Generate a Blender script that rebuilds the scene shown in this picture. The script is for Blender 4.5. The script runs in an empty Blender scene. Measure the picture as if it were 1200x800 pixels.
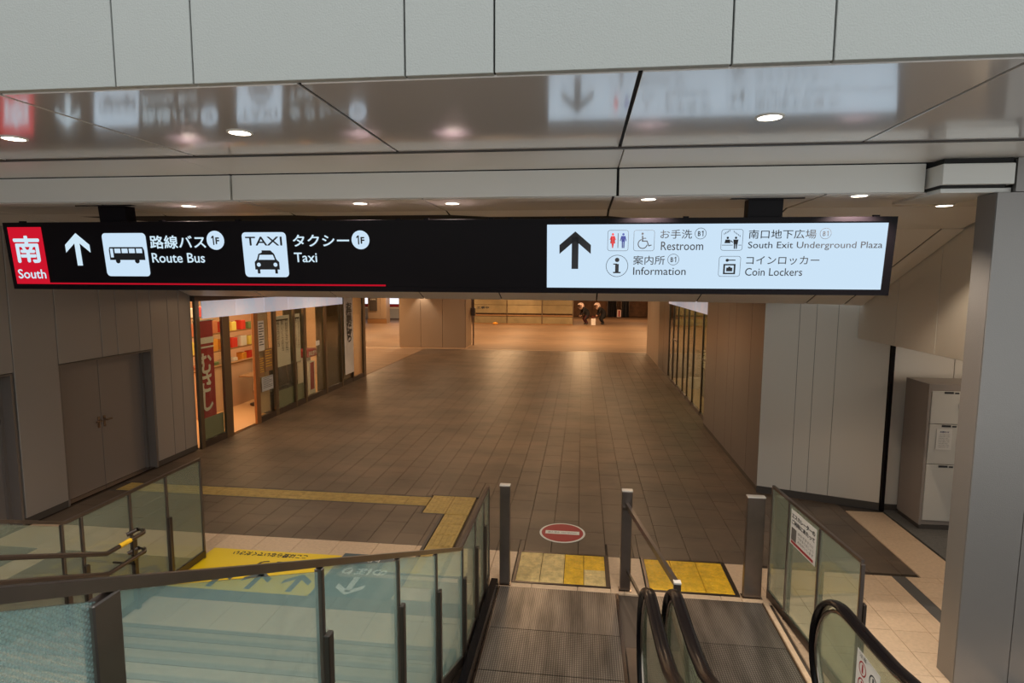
import bpy, bmesh, math, random
from mathutils import Vector, Matrix
random.seed(7)
S = bpy.context.scene
COL = S.collection
R = math.radians
# ------------------------------------------------------------------ camera
F_PX = 691.2
YAW, PITCH, ROLL = R(6.789), R(6.125), R(0.27)
CAM = Vector((0, 0, 3.0))
_f = Vector((-math.sin(YAW)*math.cos(PITCH), math.cos(YAW)*math.cos(PITCH), -math.sin(PITCH)))
_x = Vector((math.cos(YAW), math.sin(YAW), 0))
_u = _x.cross(_f)
AX = _x*math.cos(ROLL)+_u*math.sin(ROLL)
AU = -_x*math.sin(ROLL)+_u*math.cos(ROLL)
cd = bpy.data.cameras.new('camera'); cam = bpy.data.objects.new('camera', cd); COL.objects.link(cam)
cd.sensor_width = 36; cd.lens = F_PX/1200*36; cd.clip_start = .05; cd.clip_end = 200
cam.matrix_world = Matrix(((AX.x, AU.x, -_f.x, CAM.x), (AX.y, AU.y, -_f.y, CAM.y), (AX.z, AU.z, -_f.z, CAM.z), (0, 0, 0, 1)))
S.camera = cam
def ray(px, py): return AX*(px-600)+AU*(400-py)+_f*F_PX
def at(px, py, ax, v):
    d = ray(px, py); return CAM+d*((v-CAM[ax])/d[ax])
# ------------------------------------------------------------------ world, exposure
W = bpy.data.worlds.new('world'); S.world = W; W.use_nodes = True
W.node_tree.nodes['Background'].inputs[0].default_value = (.90, .94, .93, 1)
W.node_tree.nodes['Background'].inputs[1].default_value = 1.22
S.view_settings.view_transform = 'Standard'; S.view_settings.look = 'None'
S.view_settings.exposure = 0; S.view_settings.gamma = 1
WARM = (1, .62, .32); WARMW = (1, .80, .58)
def area(name, loc, sx, sy, power, col, rot=(0, 0, 0)):
    l = bpy.data.lights.new(name, 'AREA'); l.shape = 'RECTANGLE'; l.size = sx; l.size_y = sy; l.energy = power; l.color = col
    o = bpy.data.objects.new(name, l); COL.objects.link(o); o.location = loc; o.rotation_euler = rot; return o
def spot(name, loc, power, col, ang=110, blend=.6, r=.06, target=None):
    l = bpy.data.lights.new(name, 'SPOT'); l.energy = power; l.color = col; l.spot_size = R(ang); l.spot_blend = blend; l.shadow_soft_size = r
    o = bpy.data.objects.new(name, l); COL.objects.link(o); o.location = loc
    if target: o.rotation_euler = (Vector(target)-Vector(loc)).to_track_quat('-Z', 'Y').to_euler()
    return o
# corridor downlights (the low ceiling hides the fittings)
for y in (10.2, 13.6, 18.4, 22.3):
    for x in (-5.4, -3.2, -.9, 1.2):
        area('corridor_light', (x, y, 2.66), .35, .35, 17, (1, .68, .40))
for x in (-12, -8, -4, 0, 4):
    for y in (27.5, 32, 36.5):
        area('canopy_light', (x, y, 2.66), .4, .4, 95, (1, .62, .31))
for x in (-4.5, 0, 4):
    area('canopy_light', (x, 43, 2.66), .4, .4, 60, (1, .58, .30))
for x, y in ((-9, 20), (-9, 23.5), (-13, 22)): area('canopy_light', (x, y, 2.66), .4, .4, 70, (1, .62, .31))
spot('pillar_light', (-6.75, 24.22, 2.62), 60, WARMW, 80, .6, .03)
area('shop_light', (-8.2, 12.0, 2.75), 2.2, 4.6, 120, (1, .72, .38))
area('shop_light', (-8.2, 15.6, 2.75), 2.0, 2.6, 32, (1, .72, .40))
area('right_shop_light', (3.25, 14.9, 2.6), .7, 5.5, 30, (.95, .95, .55))
area('niche_light', (5.0, 6.8, 2.2), .5, 1.2, 7, WARMW)
# ------------------------------------------------------------------ materials
def mat(name, col, rough=.5, metal=0, var=0, noise=0, nscale=8, col2=None, bump=0, bscale=60, spec=.5, streak=None, coat=0):
    m = bpy.data.materials.new(name); m.use_nodes = True; nt = m.node_tree; b = nt.nodes['Principled BSDF']
    b.inputs['Base Color'].default_value = (*col, 1); b.inputs['Roughness'].default_value = rough
    b.inputs['Metallic'].default_value = metal; b.inputs['Specular IOR Level'].default_value = spec
    b.inputs['Coat Weight'].default_value = coat; b.inputs['Coat Roughness'].default_value = .08
    N = nt.nodes.new; L = nt.links.new; out = None
    tc = N('ShaderNodeNewGeometry')
    if noise or col2:
        mp = N('ShaderNodeMapping'); mp.inputs['Scale'].default_value = streak or (1, 1, 1); L(tc.outputs['Position'], mp.inputs[0])
        n = N('ShaderNodeTexNoise'); n.inputs['Scale'].default_value = nscale; n.inputs['Detail'].default_value = 6; n.inputs['Roughness'].default_value = .62
        L(mp.outputs[0], n.inputs['Vector'])
        r = N('ShaderNodeValToRGB'); c2 = col2 or tuple(c*(1-noise) for c in col)
        r.color_ramp.elements[0].position = .36; r.color_ramp.elements[1].position = .62
        r.color_ramp.elements[0].color = (*c2, 1); r.color_ramp.elements[1].color = (*col, 1)
        L(n.outputs['Fac'], r.inputs[0]); out = r.outputs[0]
    if var:
        oi = N('ShaderNodeObjectInfo'); ad = N('ShaderNodeMath'); ad.operation = 'ADD'; fr = N('ShaderNodeMath'); fr.operation = 'FRACT'
        L(oi.outputs['Random'], ad.inputs[0]); L(tc.outputs['Random Per Island'], ad.inputs[1]); L(ad.outputs[0], fr.inputs[0])
        mr = N('ShaderNodeMapRange'); mr.inputs['To Min'].default_value = 1-var; mr.inputs['To Max'].default_value = 1+var; L(fr.outputs[0], mr.inputs[0])
        hs = N('ShaderNodeHueSaturation'); L(mr.outputs[0], hs.inputs['Value'])
        if out: L(out, hs.inputs['Color'])
        else: hs.inputs['Color'].default_value = (*col, 1)
        out = hs.outputs[0]
    if out: L(out, b.inputs['Base Color'])
    if bump:
        n2 = N('ShaderNodeTexNoise'); n2.inputs['Scale'].default_value = bscale; n2.inputs['Detail'].default_value = 3; L(tc.outputs['Position'], n2.inputs['Vector'])
        bp = N('ShaderNodeBump'); bp.inputs['Strength'].default_value = bump; bp.inputs['Distance'].default_value = .01
        L(n2.outputs['Fac'], bp.inputs['Height']); L(bp.outputs[0], b.inputs['Normal'])
    return m
def emit(name, col, st=1):
    m = bpy.data.materials.new(name); m.use_nodes = True; nt = m.node_tree; nt.nodes.clear()
    e = nt.nodes.new('ShaderNodeEmission'); e.inputs[0].default_value = (*col, 1); e.inputs[1].default_value = st
    o = nt.nodes.new('ShaderNodeOutputMaterial'); nt.links.new(e.outputs[0], o.inputs[0]); return m
def glass(name, tint, body, k, rough=.05, dots=False, fres=1.45):
    m = bpy.data.materials.new(name); m.use_nodes = True; nt = m.node_tree; nt.nodes.clear(); N = nt.nodes.new; L = nt.links.new
    t = N('ShaderNodeBsdfTransparent'); t.inputs[0].default_value = (*tint, 1)
    d = N('ShaderNodeBsdfDiffuse'); d.inputs[0].default_value = (*body, 1)
    tr = N('ShaderNodeBsdfTranslucent'); tr.inputs[0].default_value = (*body, 1)
    ds = N('ShaderNodeMixShader'); ds.inputs[0].default_value = .45; L(d.outputs[0], ds.inputs[1]); L(tr.outputs[0], ds.inputs[2])
    mx = N('ShaderNodeMixShader'); mx.inputs[0].default_value = k; L(t.outputs[0], mx.inputs[1]); L(ds.outputs[0], mx.inputs[2])
    if dots:
        g = N('ShaderNodeNewGeometry'); sp = N('ShaderNodeSeparateXYZ'); L(g.outputs['Position'], sp.inputs[0])
        cb = N('ShaderNodeCombineXYZ'); L(sp.outputs['Y'], cb.inputs[0]); L(sp.outputs['Z'], cb.inputs[1])
        rt = N('ShaderNodeMapping'); rt.inputs['Rotation'].default_value = (0, 0, R(45)); rt.inputs['Scale'].default_value = (120, 120, 120); L(cb.outputs[0], rt.inputs[0])
        v = N('ShaderNodeTexVoronoi'); v.voronoi_dimensions = '2D'; v.inputs['Randomness'].default_value = 0; v.inputs['Scale'].default_value = 1; L(rt.outputs[0], v.inputs['Vector'])
        c = N('ShaderNodeMapRange'); c.inputs['From Min'].default_value = .28; c.inputs['From Max'].default_value = .38
        c.inputs['To Min'].default_value = .6; c.inputs['To Max'].default_value = k
        L(v.outputs['Distance'], c.inputs[0]); L(c.outputs[0], mx.inputs[0])
    gl = N('ShaderNodeBsdfGlossy'); gl.inputs['Roughness'].default_value = rough
    fr = N('ShaderNodeFresnel'); gb_ = N('ShaderNodeNewGeometry'); io = N('ShaderNodeMapRange')
    io.inputs['To Min'].default_value = fres; io.inputs['To Max'].default_value = 1/fres; L(gb_.outputs['Backfacing'], io.inputs[0]); L(io.outputs[0], fr.inputs[0])
    m2 = N('ShaderNodeMixShader'); L(fr.outputs[0], m2.inputs[0]); L(mx.outputs[0], m2.inputs[1]); L(gl.outputs[0], m2.inputs[2])
    o = N('ShaderNodeOutputMaterial'); L(m2.outputs[0], o.inputs[0]); return m
def striped(name, c1, c2, scale, axis=0, rough=.35, metal=.8, grid=False):
    m = mat(name, c1, rough, metal); nt = m.node_tree; N = nt.nodes.new; L = nt.links.new; b = nt.nodes['Principled BSDF']
    g = N('ShaderNodeNewGeometry'); sp = N('ShaderNodeSeparateXYZ'); L(g.outputs['Position'], sp.inputs[0])
    def wave(o):
        a = N('ShaderNodeMath'); a.operation = 'MULTIPLY'; a.inputs[1].default_value = scale; L(o, a.inputs[0])
        f = N('ShaderNodeMath'); f.operation = 'FRACT'; L(a.outputs[0], f.inputs[0])
        c = N('ShaderNodeMath'); c.operation = 'GREATER_THAN'; c.inputs[1].default_value = .42; L(f.outputs[0], c.inputs[0]); return c.outputs[0]
    w = wave(sp.outputs[axis])
    if grid:
        w2 = wave(sp.outputs[1-axis]); q = N('ShaderNodeMath'); q.operation = 'MULTIPLY'; L(w, q.inputs[0]); L(w2, q.inputs[1]); w = q.outputs[0]
    n = N('ShaderNodeTexNoise'); n.inputs['Scale'].default_value = 2.2; n.inputs['Detail'].default_value = 5
    mp = N('ShaderNodeMapping'); mp.inputs['Scale'].default_value = (3.2, .5, 1); L(g.outputs['Position'], mp.inputs[0]); L(mp.outputs[0], n.inputs['Vector'])
    mr = N('ShaderNodeMapRange'); mr.inputs['From Min'].default_value = .35; mr.inputs['From Max'].default_value = .65; mr.inputs['To Min'].default_value = .55; mr.inputs['To Max'].default_value = 1.15; L(n.outputs['Fac'], mr.inputs[0])
    mx = N('ShaderNodeMix'); mx.data_type = 'RGBA'; mx.inputs['A'].default_value = (*c2, 1); mx.inputs['B'].default_value = (*c1, 1); L(w, mx.inputs['Factor'])
    hs = N('ShaderNodeHueSaturation'); L(mr.outputs[0], hs.inputs['Value']); L(mx.outputs['Result'], hs.inputs['Color']); L(hs.outputs[0], b.inputs['Base Color'])
    bp = N('ShaderNodeBump'); bp.inputs['Strength'].default_value = .5; bp.inputs['Distance'].default_value = .003; L(w, bp.inputs['Height']); L(bp.outputs[0], b.inputs['Normal'])
    return m
M = {}
M['fascia'] = mat('fascia_panel', (.445, .46, .445), .62, 0, .02, bump=.25, bscale=140)
M['soffit'] = mat('polished_soffit_panel', (.86, .82, .80), .17, .12, .015, coat=1)
M['strip'] = mat('soffit_strip', (.86, .82, .77), .32, .25)
M['beam'] = mat('beam_panel', (.74, .73, .70), .38, .1)
M['ceil'] = mat('ceiling_panel', (.84, .79, .73), .24, .08, .02)
M['slope'] = mat('sloped_ceiling_panel', (.86, .80, .73), .40, .05, .03)
M['dark'] = mat('dark_gap', (.012, .011, .011), .8)
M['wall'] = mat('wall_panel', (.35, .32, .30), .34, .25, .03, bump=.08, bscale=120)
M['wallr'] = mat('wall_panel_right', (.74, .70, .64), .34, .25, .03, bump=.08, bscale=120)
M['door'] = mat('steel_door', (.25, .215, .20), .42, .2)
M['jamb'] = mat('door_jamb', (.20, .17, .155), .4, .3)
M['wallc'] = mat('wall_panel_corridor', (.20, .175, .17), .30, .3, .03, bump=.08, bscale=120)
M['column'] = mat('column_panel', (.245, .23, .22), .33, .40, .02, bump=.12, bscale=160)
M['base'] = mat('dark_baseboard', (.07, .06, .055), .5)
M['brown'] = mat('brown_paving', (.150, .108, .078), .45, 0, .03, col2=(.080, .058, .043), nscale=1.3, streak=(.55, 1, 1), bump=.1, bscale=90)
M['joint'] = mat('paving_joint', (.088, .065, .05), .8)
M['beige'] = mat('beige_granite', (.72, .53, .37), .42, 0, .05, col2=(.63, .46, .315), nscale=30)
M['greyst'] = mat('grey_granite', (.16, .155, .15), .45, 0, .04, noise=.3, nscale=40)
M['band'] = mat('grey_band_stone', (.10, .095, .092), .45, 0, .03)
M['far'] = mat('outer_paving', (.26, .17, .105), .62, 0, 0, col2=(.19, .12, .072), nscale=2.2, streak=(.25, 1.6, 1))
M['ytac'] = mat('yellow_tactile', (.56, .39, .12), .5, 0, .06, noise=.25, nscale=14)
M['ytacv'] = mat('vivid_yellow_tactile', (.97, .58, .03), .45, 0, .05, noise=.25, nscale=12)
M['ytacp'] = mat('worn_yellow_tactile', (.90, .68, .30), .5, 0, .05, noise=.3, nscale=12)
M['ysign'] = mat('yellow_sticker', (.93, .66, .01), .4)
M['bsign'] = mat('dark_teal_sticker', (.05, .10, .13), .4)
M['ink'] = mat('dark_print', (.02, .022, .03), .5)
M['white'] = mat('white_print', (.8, .8, .77), .5)
M['red'] = mat('red_print', (.36, .02, .03), .5)
M['black'] = mat('black_housing', (.007, .005, .007), .4, spec=.12)
M['rubber'] = mat('black_handrail_rubber', (.006, .005, .006), .2, 0, spec=.13, coat=0)
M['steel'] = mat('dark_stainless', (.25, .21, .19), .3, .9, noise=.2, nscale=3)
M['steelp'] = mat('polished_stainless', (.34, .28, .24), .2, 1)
M['steeld'] = mat('dark_bronze_steel', (.10, .08, .07), .32, .8)  # darker bronze-toned steel for brackets, sills and base rails
M['copper'] = mat('copper_mullion', (.40, .22, .11), .28, .8)
M['brz'] = mat('bronze_mullion', (.20, .15, .10), .3, .8)
M['plate'] = striped('ribbed_landing_plate', (.44, .39, .35), (.18, .16, .145), 70, 0)
M['plate2'] = striped('gridded_landing_plate', (.47, .42, .38), (.19, .17, .15), 55, 0, grid=True)
M['step'] = striped('escalator_step', (.18, .165, .155), (.05, .045, .04), 60, 0)
M['stair'] = mat('stair_stone', (.38, .30, .23), .5, 0, .05, noise=.2, nscale=20)
M['nosing'] = mat('stair_nosing', (.20, .18, .16), .6)
M['glass'] = glass('frosted_green_glass', (.90, .95, .91), (.62, .70, .56), .20)
M['glasst'] = glass('teal_film_glass', (.86, .93, .92), (.47, .68, .66), .32)
M['glassd'] = glass('dotted_teal_glass', (.86, .93, .92), (.44, .62, .61), .34, dots=True)
M['sglass'] = glass('shop_glass', (.95, .96, .90), (.3, .3, .22), .015, .02)
M['rglass'] = glass('tinted_shop_glass', (.90, .92, .80), (.2, .2, .15), .03, .03)  # greener, darker tint than the left shopfront glass
M['lit'] = emit('backlit_white_panel', (.60, .77, .93), 1.0)
M['litl'] = emit('backlit_letter', (.62, .80, .92), 1.0)
M['litr'] = emit('backlit_red_panel', (.60, .008, .025), 1.0)
M['litline'] = emit('backlit_red_line', (.50, .006, .02), 1.0)
M['lampd'] = emit('downlight_diffuser', (1, .86, .68), 9)
M['skyglow'] = emit('lit_shop_window', (.95, .93, 1.0), 1.15)
M['locker'] = mat('white_locker_door', (.62, .60, .57), .4)
M['lockerb'] = mat('taupe_locker_body', (.30, .26, .24), .45)
M['paper'] = mat('paper_notice', (.72, .70, .68), .7)
M['shopw'] = mat('shop_cream_wall', (.75, .52, .36), .7)
M['shopf'] = mat('shop_floor', (.70, .42, .22), .5)
M['wood'] = mat('shelf_wood', (.30, .16, .07), .5)
M['cloth'] = mat('red_banner_cloth', (.35, .015, .03), .8)
M['clothw'] = mat('white_banner_cloth', (.90, .88, .90), .8, noise=.15, nscale=2)
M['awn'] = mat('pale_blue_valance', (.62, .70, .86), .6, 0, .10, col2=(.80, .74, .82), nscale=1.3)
M['cream'] = mat('cream_board', (.70, .50, .32), .7)
M['olive'] = mat('olive_door_panel', (.085, .075, .045), .4)
M['olivew'] = mat('brown_olive_panel', (.17, .12, .06), .4, noise=.4, nscale=1.5)
M['frost'] = mat('green_grey_film', (.20, .23, .16), .5)
nt_ = M['awn'].node_tree; b_ = nt_.nodes['Principled BSDF']; b_.inputs['Emission Strength'].default_value = .32   # glow added to brighten the printed valances, no lamp behind them
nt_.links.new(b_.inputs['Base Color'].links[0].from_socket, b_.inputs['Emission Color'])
M['pale'] = mat('pale_blue_grey', (.45, .48, .52), .6)
M['seat'] = mat('black_vinyl', (.02, .022, .025), .4)
M['plant'] = mat('dark_foliage', (.012, .022, .010), .6)
M['hoard'] = mat('pale_hoarding_board', (.27, .215, .12), .5, 0, .2, noise=.25, nscale=1.4)
M['rust'] = mat('brown_cladding', (.17, .085, .04), .6, 0, .12, noise=.5, nscale=1.5)
M['pillar'] = mat('pillar_panel', (.36, .27, .20), .4, .1, .03)
M['jacket'] = mat('black_jacket', (.008, .008, .012), .8)
M['cap'] = mat('pale_pink_hood', (.85, .66, .62), .8)
M['skin'] = mat('skin', (.5, .28, .2), .6)
M['trous'] = mat('burgundy_trousers', (.08, .02, .025), .8)
M['chrome'] = mat('bright_metal', (.80, .76, .72), .3, .3)
# ------------------------------------------------------------------ helpers
def link(o, parent=None):
    COL.objects.link(o)
    if parent: o.parent = parent
    return o
def tag(o, label, cat, group=None):
    o['label'] = label; o['category'] = cat
    if group: o['group'] = group
    return o
def thing(name, label, cat, loc=(0, 0, 0), rot=(0, 0, 0), group=None):
    o = bpy.data.objects.new(name, None); o.empty_display_size = .1; o.location = loc; o.rotation_euler = rot; link(o)
    return tag(o, label, cat, group)
def struct(name, parent=None, loc=(0, 0, 0)):
    o = bpy.data.objects.new(name, None); o.empty_display_size = .1; o.location = loc; link(o, parent); o['kind'] = 'structure'; return o
def bx(bm, x0, x1, y0, y1, z0, z1, bev=0):
    v = [bm.verts.new(p) for p in ((x0, y0, z0), (x1, y0, z0), (x1, y1, z0), (x0, y1, z0), (x0, y0, z1), (x1, y0, z1), (x1, y1, z1), (x0, y1, z1))]
    fs = [bm.faces.new([v[i] for i in f]) for f in ((0, 3, 2, 1), (4, 5, 6, 7), (0, 1, 5, 4), (1, 2, 6, 5), (2, 3, 7, 6), (3, 0, 4, 7))]
    if bev:
        es = list({e for f in fs for e in f.edges}); bmesh.ops.bevel(bm, geom=es, offset=bev, segments=1, affect='EDGES')
def prism(bm, pts, ext):
    n = len(pts); a = [bm.verts.new(p) for p in pts]; b = [bm.verts.new(Vector(p)+Vector(ext)) for p in pts]
    bm.faces.new(a); bm.faces.new(b[::-1])
    for i in range(n): bm.faces.new((a[i], b[i], b[(i+1) % n], a[(i+1) % n]))
def fin(name, bm, m, parent=None, smooth=False, loc=None):
    bmesh.ops.recalc_face_normals(bm, faces=bm.faces)
    me = bpy.data.meshes.new(name); bm.to_mesh(me); bm.free(); me.materials.append(m)
    if smooth:
        for p in me.polygons: p.use_smooth = True
        try: me.set_sharp_from_angle(angle=R(40))
        except Exception: pass
    o = bpy.data.objects.new(name, me)
    if loc: o.location = loc
    return link(o, parent)
def box(name, d, m, parent=None, bev=0):
    """box part whose origin sits at the centre of its base"""
    x0, x1, y0, y1, z0, z1 = d; cx, cy = (x0+x1)/2, (y0+y1)/2
    bm = bmesh.new(); bx(bm, x0-cx, x1-cx, y0-cy, y1-cy, 0, z1-z0, bev)
    return fin(name, bm, m, parent, loc=(cx, cy, z0))
_cache = {}
def piece(name, x0, x1, y0, y1, z0, z1, m, parent, bev=.004):
    k = (round(x1-x0, 3), round(y1-y0, 3), round(z1-z0, 3), m.name, bev)
    if k not in _cache:
        bm = bmesh.new(); w, h = (x1-x0)/2, (y1-y0)/2; bx(bm, -w, w, -h, h, 0, z1-z0)
        if bev: bmesh.ops.bevel(bm, geom=[e for e in bm.edges], offset=bev, segments=1, affect='EDGES')
        bmesh.ops.recalc_face_normals(bm, faces=bm.faces)
        me = bpy.data.meshes.new(name); bm.to_mesh(me); bm.free(); me.materials.append(m); _cache[k] = me
    o = bpy.data.objects.new(name, _cache[k]); o.location = ((x0+x1)/2, (y0+y1)/2, z0); return link(o, parent)
def tube(bm, path, rx, rz=None, n=12, close=True, up=Vector((1, 0, 0))):
    """sweep an ellipse (rx along `up`, rz across) along path"""
    rz = rz or rx; P = [Vector(p) for p in path]; rings = []
    for i, p in enumerate(P):
        t = (P[min(i+1, len(P)-1)]-P[max(i-1, 0)]).normalized()
        a = up-t*up.dot(t)
        if a.length < 1e-3: a = Vector((0, 0, 1))-t*t.z
        a.normalize(); b = t.cross(a)
        rings.append([bm.verts.new(p+a*rx*math.cos(2*math.pi*k/n)+b*rz*math.sin(2*math.pi*k/n)) for k in range(n)])
    for i in range(len(rings)-1):
        for k in range(n): bm.faces.new((rings[i][k], rings[i][(k+1) % n], rings[i+1][(k+1) % n], rings[i+1][k]))
    if close: bm.faces.new(rings[0][::-1]); bm.faces.new(rings[-1])
def bar(bm, a, b, w, h, up=(0, 0, 1)):
    """rectangular bar, w sideways, h along up"""
    a, b = Vector(a), Vector(b); t = (b-a).normalized(); u = Vector(up); u = (u-t*u.dot(t)).normalized(); s = t.cross(u)
    q = [s*w/2+u*h/2, -s*w/2+u*h/2, -s*w/2-u*h/2, s*w/2-u*h/2]
    prism(bm, [a+k for k in q], b-a)
def cyl(bm, c, r, h, n=20, axis=2, r2=None):
    r2 = r if r2 is None else r2
    def P(k, rr, t):
        q = [rr*math.cos(2*math.pi*k/n), rr*math.sin(2*math.pi*k/n)]; q.insert(axis, t); return Vector(c)+Vector(q)
    a = [bm.verts.new(P(k, r, 0)) for k in range(n)]; b = [bm.verts.new(P(k, r2, h)) for k in range(n)]
    bm.faces.new(a[::-1]); bm.faces.new(b)
    for k in range(n): bm.faces.new((a[k], a[(k+1) % n], b[(k+1) % n], b[k]))
# flat print: a frame maps (u, v) to a point on a real surface
def poly(name, pts, fr, m, parent):
    bm = bmesh.new(); bm.faces.new([bm.verts.new(fr(*p)) for p in pts]); 
    bmesh.ops.triangulate(bm, faces=bm.faces)
    me = bpy.data.meshes.new(name); bm.to_mesh(me); bm.free(); me.materials.append(m)
    return link(bpy.data.objects.new(name, me), parent)
def polys(name, lst, fr, m, parent):
    bm = bmesh.new()
    for pts in lst: bm.faces.new([bm.verts.new(fr(*p)) for p in pts])
    bmesh.ops.triangulate(bm, faces=bm.faces)
    me = bpy.data.meshes.new(name); bm.to_mesh(me); bm.free(); me.materials.append(m)
    return link(bpy.data.objects.new(name, me), parent)
def rrect(u0, v0, u1, v1, r, n=5):
    o = []
    for cx, cy, a in ((u1-r, v1-r, 0), (u0+r, v1-r, 90), (u0+r, v0+r, 180), (u1-r, v0+r, 270)):
        for k in range(n+1): t = R(a+90*k/n); o.append((cx+r*math.cos(t), cy+r*math.sin(t)))
    return o
def circ(u, v, r, n=24): return [(u+r*math.cos(2*math.pi*k/n), v+r*math.sin(2*math.pi*k/n)) for k in range(n)]
def quadstrip(a, b): return [[a[i], a[(i+1) % len(a)], b[(i+1) % len(a)], b[i]] for i in range(len(a))]
def ring(u, v, r, w, n=24): return quadstrip(circ(u, v, r, n), circ(u, v, r-w, n))
def rring(u0, v0, u1, v1, r, w): return quadstrip(rrect(u0, v0, u1, v1, r), rrect(u0+w, v0+w, u1-w, v1-w, max(r-w, .001)))
def rect(u0, v0, u1, v1): return [(u0, v0), (u1, v0), (u1, v1), (u0, v1)]
def text(s, u0, v0, u1, v1, fr, m, parent, bold=0, name='lettering', flip=False, vert=False):
    cu = bpy.data.curves.new('t', 'FONT'); cu.body = '\n'.join(s) if vert else s; cu.resolution_u = 3; cu.space_line = .82 if vert else 1
    if vert: cu.align_x = 'CENTER'
    o = bpy.data.objects.new('t', cu); COL.objects.link(o); bpy.context.view_layer.update()
    me = bpy.data.meshes.new_from_object(o.evaluated_get(bpy.context.evaluated_depsgraph_get()))
    bpy.data.objects.remove(o); bpy.data.curves.remove(cu)
    if not len(me.vertices): return None
    xs = [v.co.x for v in me.vertices]; ys = [v.co.y for v in me.vertices]; X0, X1, Y0, Y1 = min(xs), max(xs), min(ys), max(ys)
    for v in me.vertices:
        a = (v.co.x-X0)/(X1-X0 or 1); b = (v.co.y-Y0)/(Y1-Y0 or 1)
        if flip: a, b = 1-a, 1-b
        v.co = fr(u0+(u1-u0)*a, v0+(v1-v0)*b)
    if bold:
        bm = bmesh.new(); bm.from_mesh(me); src = bm.verts[:]+bm.edges[:]+bm.faces[:]
        h_ = abs(v1-v0)*bold*(.12 if vert else 1); uu = (fr(1, 0)-fr(0, 0))*h_; ww = (fr(0, 1)-fr(0, 0))*h_
        nn = uu.cross(ww); nn = nn.normalized() if nn.length else nn
        if nn.dot(fr(0, 0)-fr(0, 0)+nn) < 0: nn = -nn
        for kq, (sx, sy) in enumerate(((1, 0), (-1, 0), (0, 1), (0, -1), (.7, .7), (-.7, .7))):
            g_ = bmesh.ops.duplicate(bm, geom=src)['geom']; bmesh.ops.translate(bm, vec=uu*sx+ww*sy+nn*.00025*(kq+1), verts=[q for q in g_ if isinstance(q, bmesh.types.BMVert)])
        bm.to_mesh(me); bm.free()
    me.name = name; me.materials.clear(); me.materials.append(m)
    return link(bpy.data.objects.new(name, me), parent)
# ================================================================== FLOOR
floor = struct('floor')
box('floor_slab', (-12, 8, -3, 50, -.3, -.022), M['joint'], floor)
G = .004
def minus(r, holes):
    out = [r]
    for h in holes:
        nxt = []
        for (a, b, c, d) in out:
            if h[1] <= a or h[0] >= b or h[3] <= c or h[2] >= d: nxt.append((a, b, c, d)); continue
            if a < h[0]: nxt.append((a, h[0], c, d))
            if b > h[1]: nxt.append((h[1], b, c, d))
            A, B = max(a, h[0]), min(b, h[1])
            if c < h[2]: nxt.append((A, B, c, h[2]))
            if d > h[3]: nxt.append((A, B, h[3], d))
        out = nxt
    return [q for q in out if q[1]-q[0] > .03 and q[3]-q[2] > .03]
HOLES = [(-6.6, -2.0, 7.32, 7.68), (-2.03, -1.37, 7.10, 7.73), (-1.73, -1.37, 5.3, 7.10), (-.66, .32, 5.53, 6.22), (.66, 1.54, 5.53, 6.22), (-.86, 1.76, 2, 5.45), (3.18, 3.31, 3, 6.15)]
brown = []
y = 6.2; row = 0
while y < 24.3:
    x = -6.6-.0
    while x < 3.42:
        if x < 2.48 or y < 8.3:
            yy = y+(.3 if (round((x+6.6)/.3) % 2) else 0)
            brown += minus((x, min(x+.3, 3.45), yy, min(yy+.6, 24.36)), HOLES)
        x += .3
    y += .6; row += 1
for k in range(1, 33, 2): brown += minus((-6.6+.3*k, -6.3+.3*k, 6.2, 6.5), HOLES)
brown += [(3.3, 3.45, 6.2, 6.5)]
brown.sort(key=lambda q: q[2])
for i, (a, b, c, d) in enumerate(brown[:298]): piece('paving_tile', a+G/2, b-G/2, c+G/2, d-G/2, -.02, 0, M['brown'], floor, .002)
bm = bmesh.new()
for (a, b, c, d) in brown[298:]: bx(bm, a+G/2, b-G/2, c+G/2, d-G/2, -.02, 0)
o = fin('distant_paving_tile', bm, M['brown'], floor); o['kind'] = 'stuff'
beige = []
def fill(x0, x1, y0, y1, sx, sy, off=0):
    x = x0
    while x < x1-.02:
        y = y0
        while y < y1-.02: beige.extend(minus((x, min(x+sx, x1), y, min(y+sy, y1)), HOLES)); y += sy
        x += sx
fill(-6.6, -4.05, 5.6, 6.2, .6, .6); fill(-4.05, -.9, 5.08, 6.2, .45, .56); fill(-4.05, -.9, 4.22, 4.85, .45, .63)
fill(-.9, 1.8, 5.45, 6.2, .45, .375); fill(1.8, 3.18, 3.95, 6.15, .3, .3); fill(3.31, 3.9, 3.95, 6.15, .3, .3); fill(3.46, 3.92, 6.15, 7.9, .46, .9)
fill(-5.95, -5.65, 3.0, 5.6, .3, .6)
for (a, b, c, d) in beige: piece('granite_tile', a+G/2, b-G/2, c+G/2, d-G/2, -.02, 0, M['beige'], floor, .002)
for k in range(7): piece('grey_stone', -4.05+.45*k+G/2, -3.6+.45*k-G/2, 4.853, 5.077, -.02, 0, M['greyst'], floor, .002)
for k in range(5): piece('grey_stone', 3.95, 5.5, 4.0+.8*k, 4.797+.8*k, -.02, 0, M['greyst'], floor, .002)
for k in range(4): piece('band_stone', 3.183, 3.307, 3.95+.55*k, 4.497+.55*k, -.02, .0, M['band'], floor, .002)
for k in range(5): piece('grey_stone', -6.6, -5.96, 3.0+.52*k, 3.515+.52*k, -.02, 0, M['greyst'], floor, .002)
for k in range(5): piece('paving_tile', -5.645, -4.05, 3.0+.52*k, 3.515+.52*k, -.02, 0, M['brown'], floor, .002)
box('outer_paving', (-22, 9, 24.44, 50, -.02, 0), M['far'], floor)
box('outer_paving', (-22, -6.62, 17.45, 24.43, -.02, 0), M['far'], floor)
box('drain_strip', (-12, 4, 24.365, 24.43, -.02, .006), M['beige'], floor)
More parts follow.
